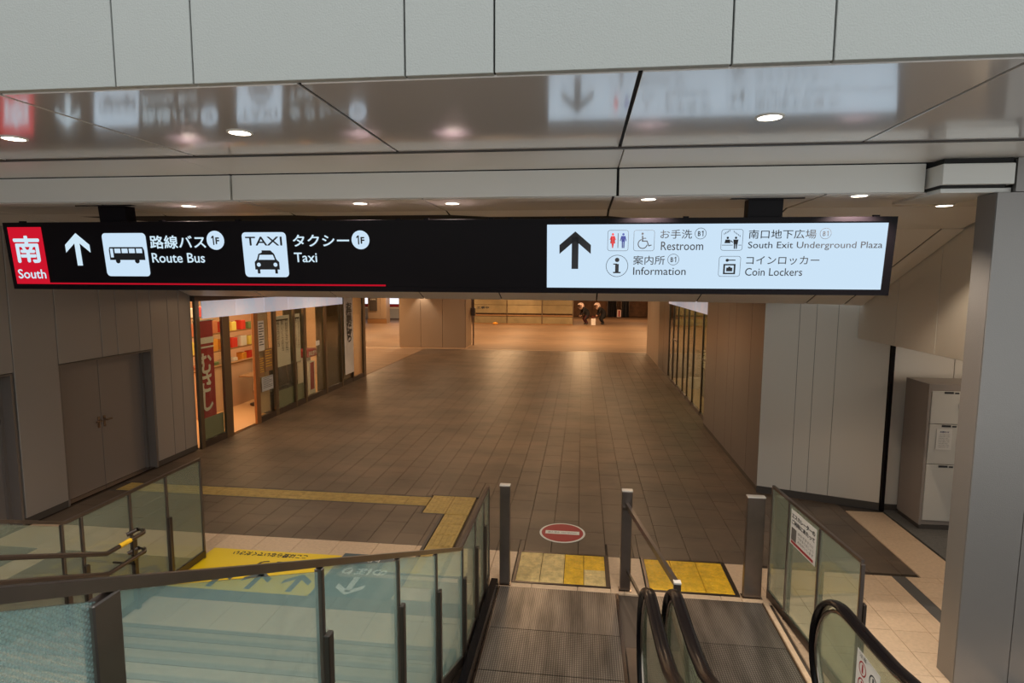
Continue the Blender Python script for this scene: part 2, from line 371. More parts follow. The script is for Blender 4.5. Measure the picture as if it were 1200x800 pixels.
# tactile tiles with real ribs and studs
def tactile_mesh(kind, m, w=.294, h=.294):
    bm = bmesh.new(); bx(bm, -w/2, w/2, -h/2, h/2, 0, .022)
    if kind == 'dot':
        for i in range(5):
            for j in range(5): cyl(bm, ((i-2)*w/5.2, (j-2)*h/5.2, .022), .014, .005, 6, 2, .009)
    else:
        for i in range(4):
            c = (i-1.5)*(w if kind == 'y' else h)/4.3
            if kind == 'y': bx(bm, c-.014, c+.014, -h/2+.012, h/2-.012, .022, .027)
            else: bx(bm, -w/2+.012, w/2-.012, c-.014, c+.014, .022, .027)
    bmesh.ops.recalc_face_normals(bm, faces=bm.faces); me = bpy.data.meshes.new('tactile_tile'); bm.to_mesh(me); bm.free(); me.materials.append(m); return me
def tact(me, cx, cy): o = bpy.data.objects.new('tactile_tile', me); o.location = (cx, cy, -.02); link(o, floor)
TX, TY, TD = tactile_mesh('x', M['ytac']), tactile_mesh('y', M['ytac']), tactile_mesh('dot', M['ytac'])
for k in range(15): tact(TX, -2.16-.3*k, 7.5)
for i in range(2):
    for j in range(2): tact(TD, -1.85+.3*i, 7.27+.3*j)
for k in range(6): tact(TY, -1.55, 6.95-.3*k)
for n, d in (('tactile_border', (-6.6, -2.02, 7.655, 7.685, -.02, .002)), ('tactile_border', (-6.6, -2.02, 7.315, 7.345, -.02, .002)), ('tactile_border', (-2.04, -2.01, 7.09, 7.345, -.02, .002)),
             ('tactile_border', (-2.01, -1.71, 7.085, 7.115, -.02, .002)), ('tactile_border', (-1.745, -1.71, 5.3, 7.085, -.02, .002)), ('tactile_border', (-2.0, -1.37, 7.725, 7.75, -.02, .002))):
    box(n, d, M['base'], floor)
def pad(x0, x1, cols, mats, y0=5.56, y1=6.19):
    h = (y1-y0)/2
    for i in range(len(cols)-1):
        for j in range(2):
            w = cols[i+1]-cols[i]; o = bpy.data.objects.new('tactile_tile', tactile_mesh('dot', mats[i][j], w-.006, h-.006))
            o.location = ((cols[i]+cols[i+1])/2, y0+h*(j+.5), -.02); link(o, floor)
    for d in ((x0-.03, x1+.035, y1, y1+.03, -.02, .004), (x0-.03, x1+.035, y0-.025, y0, -.02, .004), (x0-.03, x0, y0, y1, -.02, .004), (x1, x1+.04, y0, y1, -.02, .004)): box('metal_edging', d, M['steeld'], floor)
p, v = M['ytacp'], M['ytacv']
pad(-.62, .28, (-.62, -.38, -.14, .06, .28), ((p, p), (p, p), (v, v), (p, v)))
pad(.70, 1.5, (.70, .967, 1.234, 1.5), ((v, v), (v, v), (v, v)))
# floor stickers
ffr = lambda z: (lambda u, w: Vector((u, w, z)))
t = thing('no_entry_sticker', 'round red no-entry sticker with white bar on the brown paving', 'floor sticker', (-.19, 6.74, 0))
f0 = lambda z: (lambda u, w: Vector((u, w, z)))
bm = bmesh.new(); cyl(bm, (0, 0, 0.0005), .27, .002, 40); fin('rim', bm, M['white'], t)
poly('disc', circ(0, 0, .245, 40), f0(.0032), M['red'], t)
poly('bar', rect(-.2, -.045, .2, .045), f0(.004), M['white'], t)
text('進入禁止  NO ENTRY', -.17, -.02, .17, .02, f0(.0048), M['ink'], t)
t = thing('down_stairs_sticker', 'bright yellow floor sticker with dark arrows pointing away from the stairs', 'floor sticker', (-3.2, 5.45, 0))
o = box('sheet', (-.82, .66, -.42, .40, .0005, .0025), M['ysign'], t)
text('ここは登らないでください', -.54, .27, .30, .355, f0(.0035), M['ink'], t, flip=True, bold=.03)
text('くだり', -.14, .04, .38, .18, f0(.0035), M['ink'], t, flip=True, bold=.04)
def arrow(c, v0, s, up=1):
    w = .14*s; q = [(-w, 0), (w, 0), (w, .62*s), (.42*s, .36*s), (.42*s, .62*s), (0, s), (-.42*s, .62*s), (-.42*s, .36*s), (-w, .62*s)]
    q = [(-.085*s, 0), (.085*s, 0), (.085*s, .72*s), (.40*s, .42*s), (.40*s, .64*s), (0, s), (-.40*s, .64*s), (-.40*s, .42*s), (-.085*s, .72*s)]
    return [(c+a, v0+up*b) for a, b in q]
def arrow_parts(c, v0, s, up=1):
    f = lambda L: [(c+a*s, v0+up*b*s) for a, b in L]
    return [f([(-.09, 0), (.09, 0), (.09, .85), (-.09, .85)]), f([(0, 1), (0, .76), (.42, .40), (.42, .64)]), f([(0, 1), (-.42, .64), (-.42, .40), (0, .76)])]
for c in (-.38, .02, .44): polys('arrow', arrow_parts(c, -.38, .34), f0(.0035), M['bsign'], t)
t = thing('up_stairs_sticker', 'dark teal floor sticker with one white arrow toward the stairs', 'floor sticker', (-2.08, 5.45, 0))
box('sheet', (-.45, .34, -.40, .46, .0005, .0025), M['bsign'], t)
text('のぼり', -.32, .02, .14, .15, f0(.0035), M['white'], t, flip=True, bold=.04)
text('上り専用', -.34, .28, .02, .38, f0(.0035), M['white'], t, flip=True)
polys('arrow', arrow_parts(-.12, -.03, .33, -1), f0(.0035), M['white'], t)
# ================================================================== LEFT WALL
XL = -6.62
wl = struct('wall_left')
def ybox(y0, y1, z0, z1, x0=XL-.30, x1=XL-.035): return (x0, x1, y0, y1, z0, z1)
bm = bmesh.new()
for d in (ybox(6.09, 6.70, 0, 3.9), ybox(8.36, 9.33, 0, 3.9), ybox(6.70, 8.36, 1.87, 3.9), ybox(-3, 4.9, 0, 6), ybox(4.9, 6.09, 1.86, 3.9)): bx(bm, *d)
fin('wall_core', bm, M['dark'], wl)
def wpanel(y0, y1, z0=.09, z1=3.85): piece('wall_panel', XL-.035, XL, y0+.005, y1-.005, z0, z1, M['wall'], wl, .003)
for a, b in ((6.11, 6.71), (8.37, 8.75), (8.75, 9.01), (9.01, 9.32)): wpanel(a, b)
for a, b in ((6.71, 7.41), (7.41, 7.69), (7.69, 8.11), (8.11, 8.37)): wpanel(a, b, 1.88)
for a, b in ((4.9, 5.5), (5.5, 6.11)): wpanel(a, b, 1.87)
for a, b in ((3.7, 4.3), (4.3, 4.9), (3.1, 3.7), (2.5, 3.1)): wpanel(a, b)
bm = bmesh.new()
for a, b in ((6.09, 6.70), (8.36, 9.33), (-3, 4.9)): bx(bm, XL-.035, XL-.008, a, b, 0, .088)
o = fin('baseboard_left', bm, M['base']); o['kind'] = 'structure'
def door(idx, y0, y1, h, split):
    d = struct('door_%d' % idx)
    xx = XL-.17
    for a, b in ([(y0+.03, split), (split, y1-.03)] if split else [(y0+.03, y1-.03)]):
        box('leaf', (xx-.045, xx, a+.004, b-.004, .012, h-.02), M['door'], d, .003)
    box('jamb', (xx-.05, XL-.002, y1-.03, y1, 0, h), M['jamb'], d); box('jamb', (xx-.05, XL-.002, y0, y0+.03, 0, h), M['jamb'], d)
    box('jamb_stop', (xx, xx+.04, y1-.07, y1-.03, 0, h-.03), M['jamb'], d)
    box('head', (xx-.05, XL-.002, y0+.03, y1-.03, h-.018, h), M['jamb'], d)
    box('threshold', (xx-.05, XL-.04, y0+.03, y1-.03, 0, .01), M['steelp'], d)
    if split:
        for s in (-1, 1):
            h_ = box('handle_plate', (xx, xx+.006, split+s*.05-.018, split+s*.05+.018, .86, 1.02), M['steelp'], d)
            bm = bmesh.new(); cyl(bm, (xx, split+s*.05, .96), .010, .05, 10, 0); bx(bm, xx+.04, xx+.055, split+s*.05-(.09 if s < 0 else .01), split+s*.05+(.01 if s < 0 else .09), .95, .97)
            fin('lever', bm, M['steelp'], d)
    bm = bmesh.new(); bx(bm, xx-.3, xx-.06, y0-.05, y1+.05, 0, h+.05); fin('door_backing', bm, M['dark'], d)
door(1, 6.70, 8.36, 1.87, 7.50)
door(2, 4.9, 6.09, 1.86, None)
# ================================================================== OVERHEAD
wo = struct('wall_overhead')
box('wall_core', (-7.5, 6.5, 2.56, 2.75, 3.86, 6.5), M['dark'], wo)
xs = [-7.4, -6.07, -5.70, -4.74, -4.37, -3.42, -3.05, -2.095, -1.72, -.76, -.38, .57, .95, 1.90, 2.28, 3.23, 3.6, 5.0, 6.4]
for a, b in zip(xs, xs[1:]): piece('fascia_panel', a+.004, b-.004, 2.52, 2.558, 3.845, 5.4, M['fascia'], wo, .002)
for a, b in zip(xs, xs[1:]): piece('fascia_panel', a+.004, b-.004, 2.52, 2.558, 5.408, 6.5, M['fascia'], wo, .002)
ceil = struct('ceiling')
bm = bmesh.new(); bx(bm, -7.5, 6.5, 2.60, 4.62, 3.852, 4.0); fin('ceiling_core', bm, M['dark'], ceil)
xs = [-6.6, -5.66, -4.19, -2.72, -1.25, .22, 1.69, 3.16, 4.9, 6.4]
for a, b in zip(xs, xs[1:]): piece('polished_panel', a+.009, b-.009, 2.56, 3.955, 3.84, 3.851, M['soffit'], ceil, .002)
box('step_groove', (-7.4, 6.4, 3.957, 3.985, 3.832, 3.851), M['base'], ceil)
for a, b in zip([-6.6, -2.87, .25, 3.1], [-2.87, .25, 3.1, 6.4]): piece('soffit_strip', a+.004, b-.004, 3.99, 4.615, 3.83, 3.851, M['strip'], ceil, .002)
tb = struct('trim_1')
for a, b in zip([-6.6, -2.87, .25], [-2.87, .25, 2.42]): piece('beam_panel', a+.010, b-.010, 4.62, 4.66, 3.625, 3.822, M['beam'], tb, .002)
box('beam_core', (-6.6, 6.4, 4.665, 4.72, 3.63, 3.9), M['dark'], tb)
# shutter-guide box at the beam's right end
gb = struct('trim_2')
box('guide_cover', (2.43, 2.885, 4.45, 5.15, 3.650, 3.79), M['beam'], gb, .004)
box('guide_gap', (2.45, 2.89, 4.48, 5.13, 3.79, 3.829), M['dark'], gb)
box('guide_lip', (2.45, 2.90, 4.50, 5.15, 3.60, 3.632), M['beam'], gb, .003)
box('guide_gap', (2.44, 2.85, 4.48, 5.13, 3.634, 3.650), M['dark'], gb)
# flat, tilted and sloped ceiling runs
def sk(x): return (2.45-x)*.096
def ye(x): return 8.43+sk(x) if x < 2.45 else 8.43-(x-2.45)*.42
def yc(x): return 6.10+sk(x) if x < 2.45 else 6.10-(x-2.45)*.05
xs = [-6.6, -5.66, -4.19, -2.83, -1.28, .22, 1.76, 3.52]
def run(name, ya, za, yb, zb, xs, m, gap=.010):
    for a, b in zip(xs, xs[1:]):
        a2, b2 = a+gap, b-gap; bm = bmesh.new()
        prism(bm, [(a2, ya(a2)+.004, za), (b2, ya(b2)+.004, za), (b2, yb(b2)-.004, zb), (a2, yb(a2)-.004, zb)], (0, .003, .009)); fin(name, bm, m, ceil)
c1 = lambda x: 4.66; c2 = lambda x: 5.5
run('flat_panel', c1, 3.62, c2, 3.62, xs, M['ceil'])
run('tilted_panel', c2, 3.62, yc, 3.48, xs, M['ceil'])
xs2 = [-6.6, -5.2, -3.88, -2.42, -1.2, .20, 1.58, 2.93, 3.34]
run('sloped_panel', yc, 3.48, ye, 2.68, xs2, M['slope'])
run('border_panel', yc, 3.475, ye, 2.675, [3.34, 3.535], M['slope'], .003)
for a, b in zip([-6.6, 2.45], [2.45, 3.535]):
    bm = bmesh.new(); prism(bm, [(a, 4.7, 3.631), (b, 4.7, 3.631), (b, 5.5, 3.631), (a, 5.5, 3.631)], (0, 0, .05)); fin('ceiling_core', bm, M['dark'], ceil)
    bm = bmesh.new(); prism(bm, [(a, 5.505, 3.631), (b, 5.505, 3.631), (b, yc(b)+.006, 3.493), (a, yc(a)+.006, 3.493)], (0, 0, .05)); fin('ceiling_core', bm, M['dark'], ceil)
    bm = bmesh.new(); prism(bm, [(a, yc(a)+.008, 3.492), (b, yc(b)+.008, 3.492), (b, ye(b)+.008, 2.694), (a, ye(a)+.008, 2.694)], (0, .02, .05)); fin('ceiling_core', bm, M['dark'], ceil)
# low corridor ceiling
for a, b in zip([-6.6, -5.2, -3.88, -2.42, -1.2, .20, 1.58], [-5.2, -3.88, -2.42, -1.2, .20, 1.58, 2.50]):
    bm = bmesh.new(); prism(bm, [(a+.005, ye(a)+.03, 2.69), (b-.005, ye(b)+.03, 2.69), (b-.005, 24.4, 2.69), (a+.005, 24.4, 2.69)], (0, 0, .03)); fin('corridor_panel', bm, M['slope'], ceil)
box('corridor_core', (-6.9, 3.9, 9.4, 24.4, 2.725, 2.9), M['dark'], ceil)
box('canopy_soffit', (-22, 9, 24.4, 50, 2.69, 2.9), M['slope'], ceil); box('canopy_soffit', (-22, -6.95, 17.44, 24.39, 2.69, 2.9), M['slope'], ceil)
box('niche_soffit', (3.67, 6.2, 5.3, 8.6, 2.26, 2.36), M['slope'], ceil)
# ================================================================== downlights
def downlight(x, y, z, label, power, tgt=None, r=.075, col=(1, .80, .58), ang=95):
    t = thing('downlight', label, 'ceiling light', (x, y, z), (0, 0, 0), None)
    bm = bmesh.new(); n = 28
    ro, ri = r*1.22, r
    vo = [bm.verts.new((ro*math.cos(2*math.pi*k/n), ro*math.sin(2*math.pi*k/n), -.004)) for k in range(n)]
    vi = [bm.verts.new((ri*math.cos(2*math.pi*k/n), ri*math.sin(2*math.pi*k/n), -.006)) for k in range(n)]
    vt = [bm.verts.new((ro*math.cos(2*math.pi*k/n), ro*math.sin(2*math.pi*k/n), 0.0)) for k in range(n)]
    for k in range(n):
        j = (k+1) % n; bm.faces.new((vo[k], vi[k], vi[j], vo[j])); bm.faces.new((vt[k], vo[k], vo[j], vt[j]))
    fin('trim_ring', bm, M['white'], t)
    bm = bmesh.new(); cyl(bm, (0, 0, -.0045), r, .002, n); fin('diffuser', bm, M['lampd'], t)
    s = spot('downlight_lamp', (x, y, z-.012), power, col, ang, .5, .012, tgt or (x, y, 0))
for px, py, lab in ((16, 162, 'warm round downlight in the polished panel at the photo\'s far left'), (281, 155, 'warm round downlight in the polished panel above the taxi pictogram'), (902, 137, 'warm round downlight in the polished panel above the white sign half')):
    q = at(px, py, 2, 3.84); downlight(q.x, q.y, 3.84, lab, 115, r=.06, ang=130, col=(1, .86, .70))
for px, py, lab in ((221, 241, 'small warm downlight just above the route bus lettering'), (422, 238, 'small warm downlight just above the taxi lettering'), (530, 238, 'small warm downlight above the blank black middle of the sign'),
                    (760, 233, 'small warm downlight above the restroom pictograms'), (1007, 229, 'small warm downlight between the right sign hanger and the guide box')):
    q = at(px, py, 2, 3.62); downlight(q.x, q.y, 3.62, lab, 115, r=.055, ang=130, col=(1, .86, .70))
q = Vector((2.98, 5.40, 3.62))
downlight(q.x, q.y, 3.62, 'warm downlight beside the wall panel that it spotlights, near the grey column', 60, (3.45, 6.1, 0), r=.06, ang=80)
# ================================================================== RIGHT WALLS
wr = struct('wall_right')
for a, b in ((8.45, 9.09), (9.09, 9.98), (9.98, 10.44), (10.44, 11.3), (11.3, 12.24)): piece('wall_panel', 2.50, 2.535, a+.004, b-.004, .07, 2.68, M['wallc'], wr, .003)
box('wall_core', (2.54, 2.75, 8.5, 12.24, 0, 2.7), M['dark'], wr)
for a, b in ((18.3, 19.4), (19.4, 20.6), (20.6, 21.9), (21.9, 24.3)): piece('wall_panel', 2.62, 2.66, a+.004, b-.004, 0, 2.68, M['pillar'] if a > 19.5 else M['steeld'], wr, .003)
box('wall_core', (2.67, 2.85, 18.2, 24.3, 0, 2.7), M['dark'], wr)
o = box('baseboard_right', (2.505, 2.53, 8.45, 12.24, 0, .068), M['base']); o['kind'] = 'structure'
# skewed panel wall facing the escalators
wf = struct('wall_front')
A = Vector((2.49, 8.44, 0)); B = Vector((3.90, 7.97, 0)); D = (B-A).normalized(); Nn = Vector((D.y, -D.x, 0))
L_ = (B-A).length
cuts = [0, (2.90-2.49)/D.x, (3.09-2.49)/D.x, (3.33-2.49)/D.x, L_]
for s, e in zip(cuts, cuts[1:]):
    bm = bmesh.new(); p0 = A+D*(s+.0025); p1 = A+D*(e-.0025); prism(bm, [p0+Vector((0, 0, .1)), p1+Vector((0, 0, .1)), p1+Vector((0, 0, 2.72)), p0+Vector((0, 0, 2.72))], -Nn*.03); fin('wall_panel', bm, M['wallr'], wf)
bm = bmesh.new(); prism(bm, [A-Nn*.035, B-Nn*.035, B-Nn*.035+Vector((0, 0, 2.72)), A-Nn*.035+Vector((0, 0, 2.72))], -Nn*.1); fin('wall_core', bm, M['dark'], wf)
bm = bmesh.new(); prism(bm, [A+Nn*.004, B+Nn*.004, B+Nn*.004+Vector((0, 0, .095)), A+Nn*.004+Vector((0, 0, .095))], -Nn*.03); o = fin('baseboard_front', bm, M['base']); o['kind'] = 'structure'
o = box('trim_3', (3.905, 3.945, 7.93, 7.99, 0, 2.24), M['black']); o['kind'] = 'structure'
wn = struct('wall_niche')
for a, b in ((3.96, 4.7), (4.7, 5.5)): piece('wall_panel', a+.003, b-.003, 8.02, 8.05, .07, 2.26, M['strip'], wn, .003)
box('wall_core', (3.96, 5.5, 8.055, 8.2, 0, 2.3), M['dark'], wn); box('wall_core', (5.5, 5.7, 3, 8.2, 0, 2.3), M['wallr'], wn)
o = box('baseboard_niche', (3.96, 5.5, 8.0, 8.02, 0, .068), M['base']); o['kind'] = 'structure'
# bulkhead whose lower edge hangs above the lockers
wb = struct('wall_bulkhead')
for a, b in ((4.75, 5.55), (5.55, 6.38), (6.38, 7.16), (7.16, 8.07)): piece('wall_panel', 3.54, 3.575, a+.004, b-.004, 2.25, 3.64, M['wallr'], wb, .003)
box('wall_core', (3.58, 3.66, 4.75, 8.07, 2.252, 3.66), M['wallr'], wb)
# near column
wc = struct('wall_column')
def vpan(p0, p1, z0, z1, m=M['column'], th=.03):
    p0, p1 = Vector(p0), Vector(p1); d = (p1-p0).normalized(); n = Vector((-d.y, d.x, 0)); g = d*.003
    bm = bmesh.new(); prism(bm, [p0+g+Vector((0, 0, z0)), p1-g+Vector((0, 0, z0)), p1-g+Vector((0, 0, z1)), p0+g+Vector((0, 0, z1))], n*th); fin('column_panel', bm, m, wc)
for a_, b_ in ((2.79, 3.155), (3.155, 3.62), (3.62, 4.1), (4.1, 4.6)): vpan((a_, 4.46, 0), (b_, 4.46, 0), 0, 3.595)
for a_, b_ in ((2.90, 3.155), (3.155, 3.62), (3.62, 4.1), (4.1, 4.6)): vpan((a_, 4.46, 0), (b_, 4.46, 0), 3.60, 3.825)
vpan((2.79, 4.67, 0), (2.79, 4.465, 0), 0, 3.595)
box('column_core', (2.93, 4.6, 4.495, 4.67, 0, 3.825), M['column'], wc)
box('column_core', (2.825, 2.925, 4.495, 4.668, 0, 3.59), M['column'], wc)
# ================================================================== HANGING SIGN
TILT = R(6)
n0 = Vector((0, -math.cos(TILT), -math.sin(TILT)))       # face normal, leaning down toward the stairs
P0 = at(600, 257, 1, 4.85)
P0.x = 0
sign = thing('hanging_sign', 'long black overhead direction sign with backlit arrows, pictograms and white right half', 'sign', P0, (TILT, 0, 0))
Minv = (Matrix.Translation(P0) @ Matrix.Rotation(TILT, 4, 'X')).inverted()
def sp(px, py):                                           # pixel -> sign-local (u, v)
    d = ray(px, py); t_ = (P0-CAM).dot(n0)/d.dot(n0); q = Minv @ (CAM+d*t_); return q.x, q.z
def sfr(off): return lambda u, w: Vector((u, -off, w))
a = sp(4, 262); b = sp(1052, 252); c = sp(1041, 346.5); d = sp(17, 338)
U0, U1 = (a[0]+d[0])/2, (b[0]+c[0])/2; V1 = (a[1]+b[1])/2; V0 = (c[1]+d[1])/2
SD = .20
box('housing', (U0, U1, .004, SD, V0, V1), M['black'], sign, .004)
for dd in ((U0, U1, -.006, .004, V0, V0+.035), (U0, U1, -.006, .004, V1-.035, V1), (U0, U0+.035, -.006, .004, V0+.035, V1-.035), (U1-.06, U1, -.006, .004, V0+.035, V1-.035)): box('bezel', dd, M['black'], sign)
for px in (20, 185, 275, 370, 465, 498, 575, 598, 660, 700, 805, 1030):
    u = sp(px, 256)[0]; box('lug', (u-.02, u+.02, .03, .07, V1, V1+.012), M['black'], sign)
def UV(px, py): return sp(px, py)
def R4(px0, py0, px1, py1):
    """unproject the box through its middle so it stays rectangular"""
    mx, my = (px0+px1)/2, (py0+py1)/2
    return sp(px0, my)[0], sp(mx, py1)[1], sp(px1, my)[0], sp(mx, py0)[1]
def ST(s, px0, py0, px1, py1, m, bold=0, off=.002): u0, v0, u1, v1 = R4(px0, py0, px1, py1); return text(s, u0, v0, u1, v1, sfr(off), m, sign, bold)
# red block
u0, v0, u1, v1 = R4(12.5, 266, 53.5, 332); poly('red_block', rect(u0, v0, u1, v1), sfr(.001), M['litr'], sign)
ST('南', 18, 277, 47, 307, M['litl'], .03); ST('South', 22, 315.5, 54, 326, M['litl'], .02)
vl = sp(240, 333)[1]; poly('red_line', rect(u0, vl-.007, sp(452, 333)[0], vl+.007), sfr(.001), M['litline'], sign)
# white arrow
u0, v0, u1, v1 = R4(77, 273, 106, 311); s_ = v1-v0
polys('arrow', arrow_parts((u0+u1)/2, v0, s_), sfr(.002), M['litl'], sign)
# bus icon
u0, v0, u1, v1 = R4(122.5, 273, 173.5, 323.5); bw, bh = u1-u0, v1-v0
poly('bus_plate', rrect(u0, v0, u1, v1, .035), sfr(.0015), M['lit'], sign)
q = lambda a, b: (u0+a*bw, v0+b*bh)
def Q(L): return [q(*p) for p in L]
polys('bus_pictogram', [Q([(.12, .38), (.93, .38), (.93, .60), (.90, .68), (.14, .68), (.12, .62)]), [q(.30+.055*math.cos(t*.4), .36+.06*math.sin(t*.4)) for t in range(16)], [q(.74+.055*math.cos(t*.4), .36+.06*math.sin(t*.4)) for t in range(16)]], sfr(.0025), M['ink'], sign)
polys('bus_window', [Q(rect(.25+.165*k, .54, .385+.165*k, .645)) for k in range(4)]+[Q(rect(.15, .44, .215, .645))], sfr(.0032), M['lit'], sign)
ST('路線バス', 176, 276, 241, 291, M['litl'], .02); ST('Route Bus', 178.5, 296.5, 240, 307.5, M['litl'], .015)
def badge(px, py, rpx, s, filled, tx, ty, m1, m2, bold=.01):
    u, w = sp(px, py); r = (sp(px+rpx, py)[0]-sp(px-rpx, py)[0])/2
    if filled: poly('badge', circ(u, w, r), sfr(.0015), m1, sign)
    else: polys('badge', ring(u, w, r, .0035), sfr(.0015), m1, sign)
    one = lambda c: [rect(c-r*.07, w-r*.48, c+r*.07, w+r*.48), [(c-r*.07, w+r*.48), (c-r*.24, w+r*.30), (c-r*.24, w+r*.16), (c-r*.07, w+r*.28)]]
    if s == '1F': polys('digit', one(u-r*.22), sfr(.0025), m2, sign); text('F', u+r*.05, w-r*.38, u+r*.42, w+r*.28, sfr(.0025), m2, sign, .05)
    else: polys('digit', one(u+r*.42), sfr(.0025), m2, sign); text('B', u-r*.45, w-r*.42, u-r*.02, w+r*.38, sfr(.0025), m2, sign, .03)
badge(252.5, 281.5, 10.3, '1F', True, .55, .5, M['lit'], M['ink'])
# taxi icon
u0, v0, u1, v1 = R4(285.5, 272, 337, 324.5); bw, bh = u1-u0, v1-v0
poly('taxi_plate', rrect(u0, v0, u1, v1, .035), sfr(.0015), M['lit'], sign)
text('TAXI', *q(.08, .71), *q(.90, .90), sfr(.0025), M['ink'], sign, .02)
polys('taxi_pictogram', [Q([(.24, .17), (.80, .17), (.80, .34), (.74, .40), (.70, .52), (.62, .55), (.62, .60), (.42, .60), (.42, .55), (.34, .52), (.30, .40), (.24, .34)]), Q(rect(.29, .08, .35, .17)), Q(rect(.69, .08, .75, .17))], sfr(.0025), M['ink'], sign)
polys('taxi_window', [Q([(.335, .39), (.705, .39), (.67, .50), (.37, .50)]), [q(.33+.045*math.cos(t*.4), .28+.045*math.sin(t*.4)) for t in range(16)], [q(.71+.045*math.cos(t*.4), .28+.045*math.sin(t*.4)) for t in range(16)]], sfr(.0032), M['lit'], sign)
ST('タクシー', 343.5, 275, 409, 288.5, M['litl'], .02); ST('Taxi', 345, 296, 371.5, 307, M['litl'], .015)
badge(422.5, 281, 10.5, '1F', True, .55, .5, M['lit'], M['ink'])
# white half
u0, v0, u1, v1 = R4(641, 262, 1038, 338); poly('white_panel', rect(u0, v0, u1, v1), sfr(.001), M['lit'], sign)
u0, v0, u1, v1 = R4(655, 271, 693, 315); polys('arrow', arrow_parts((u0+u1)/2, v0, v1-v0), sfr(.002), M['ink'], sign)
def frame_icon(px0, py0, px1, py1):
    u0, v0, u1, v1 = R4(px0, py0, px1, py1); polys('pictogram_frame', rring(u0, v0, u1, v1, .02, .003), sfr(.002), M['ink'], sign)
    return lambda a, b: (u0+a*(u1-u0), v0+b*(v1-v0))
M['blu'] = mat('blue_print', (.01, .02, .14), .5)
g = frame_icon(712, 269.5, 736.5, 294)
def cc(g, a, b, r, n=14): return [g(a+r*math.cos(2*math.pi*k/n), b+r*math.sin(2*math.pi*k/n)) for k in range(n)]
polys('woman_pictogram', [cc(g, .25, .80, .055), [g(*p) for p in ((.17, .72), (.33, .72), (.30, .50), (.37, .36), (.13, .36), (.20, .50))], [g(*p) for p in ((.19, .36), (.31, .36), (.27, .14), (.23, .14))],
      [g(*p) for p in ((.17, .72), (.10, .55), (.13, .52), (.20, .66))], [g(*p) for p in ((.33, .72), (.30, .66), (.37, .52), (.40, .55))]], sfr(.002), M['red'], sign)
polys('man_pictogram', [cc(g, .75, .80, .055), [g(*p) for p in ((.65, .72), (.85, .72), (.83, .44), (.67, .44))], [g(*p) for p in ((.68, .44), (.74, .44), (.74, .14), (.69, .14))], [g(*p) for p in ((.76, .44), (.82, .44), (.81, .14), (.76, .14))],
      [g(*p) for p in ((.65, .72), (.59, .48), (.63, .47), (.67, .64))], [g(*p) for p in ((.85, .72), (.83, .64), (.87, .47), (.91, .48))]], sfr(.002), M['blu'], sign)
polys('divider', [[g(*p) for p in ((.485, .15), (.515, .15), (.515, .85), (.485, .85))]], sfr(.002), M['ink'], sign)
g = frame_icon(742.5, 269.5, 767, 294)
def arcband(g, cx, cy, r, w, a0, a1, n=14):
    o = []
    for k in range(n):
        t0, t1 = R(a0+(a1-a0)*k/n), R(a0+(a1-a0)*(k+1)/n)
        o.append([g(cx+r*math.cos(t0), cy+r*math.sin(t0)), g(cx+r*math.cos(t1), cy+r*math.sin(t1)), g(cx+(r-w)*math.cos(t1), cy+(r-w)*math.sin(t1)), g(cx+(r-w)*math.cos(t0), cy+(r-w)*math.sin(t0))])
    return o
G4 = lambda g, L: [g(*p) for p in L]
polys('wheelchair_pictogram', [cc(g, .42, .83, .055), G4(g, ((.39, .74), (.45, .74), (.46, .46), (.40, .46))), G4(g, ((.40, .50), (.40, .45), (.66, .45), (.66, .50))), G4(g, ((.62, .48), (.67, .48), (.76, .24), (.71, .24))), G4(g, ((.72, .27), (.73, .22), (.88, .27), (.86, .31))),
      G4(g, ((.43, .63), (.43, .59), (.60, .59), (.60, .63)))]+arcband(g, .44, .34, .24, .045, 105, 350), sfr(.002), M['ink'], sign)
ST('お手洗', 774, 269, 811, 279.5, M['ink'], .005); badge(821, 273.5, 6.8, 'B1', False, .55, .45, M['ink'], M['ink'], 0); ST('Restroom', 774.5, 283, 824, 293, M['ink'], .004)
u, w = sp(723, 311.5); r = (sp(736, 311)[0]-sp(710, 311)[0])/2
polys('pictogram_frame', ring(u, w, r, .004, 36), sfr(.002), M['ink'], sign)
polys('information_pictogram', [circ(u, w+r*.55, r*.2), rect(u-r*.16, w-r*.58, u+r*.16, w+r*.18), rect(u-r*.34, w-r*.66, u+r*.34, w-r*.54), rect(u-r*.34, w+r*.12, u, w+r*.22)], sfr(.002), M['ink'], sign)
ST('案内所', 742, 299.5, 779, 310, M['ink'], .005); badge(789, 304, 6.8, 'B1', False, .55, .45, M['ink'], M['ink'], 0); ST('Information', 742, 313, 803.5, 322, M['ink'], .004)
g = frame_icon(845, 268.5, 870.5, 293.5)
polys('plaza_pictogram', [cc(g, .30, .60, .055), G4(g, ((.16, .35), (.44, .35), (.40, .52), (.20, .52))), cc(g, .68, .60, .055), G4(g, ((.56, .52), (.80, .52), (.77, .30), (.59, .30))), G4(g, ((.60, .30), (.67, .30), (.66, .08), (.61, .08))), G4(g, ((.69, .30), (.76, .30), (.75, .08), (.70, .08))),
      G4(g, ((.05, .27), (.55, .27), (.55, .245), (.05, .245))), G4(g, ((.80, .27), (.95, .27), (.95, .245), (.80, .245))), G4(g, ((.44, .50), (.56, .40), (.54, .37), (.42, .44)))]
      + [G4(g, ((.12+.06*k, .74+.035*k), (.15+.06*k, .76+.035*k), (.14+.06*k, .84+.035*k), (.12+.06*k, .83+.035*k))) for k in range(5)]
      + [G4(g, ((.55+.07*k, .93-.05*k), (.58+.07*k, .92-.05*k), (.60+.07*k, .84-.05*k), (.57+.07*k, .85-.05*k))) for k in range(5)], sfr(.002), M['ink'], sign)
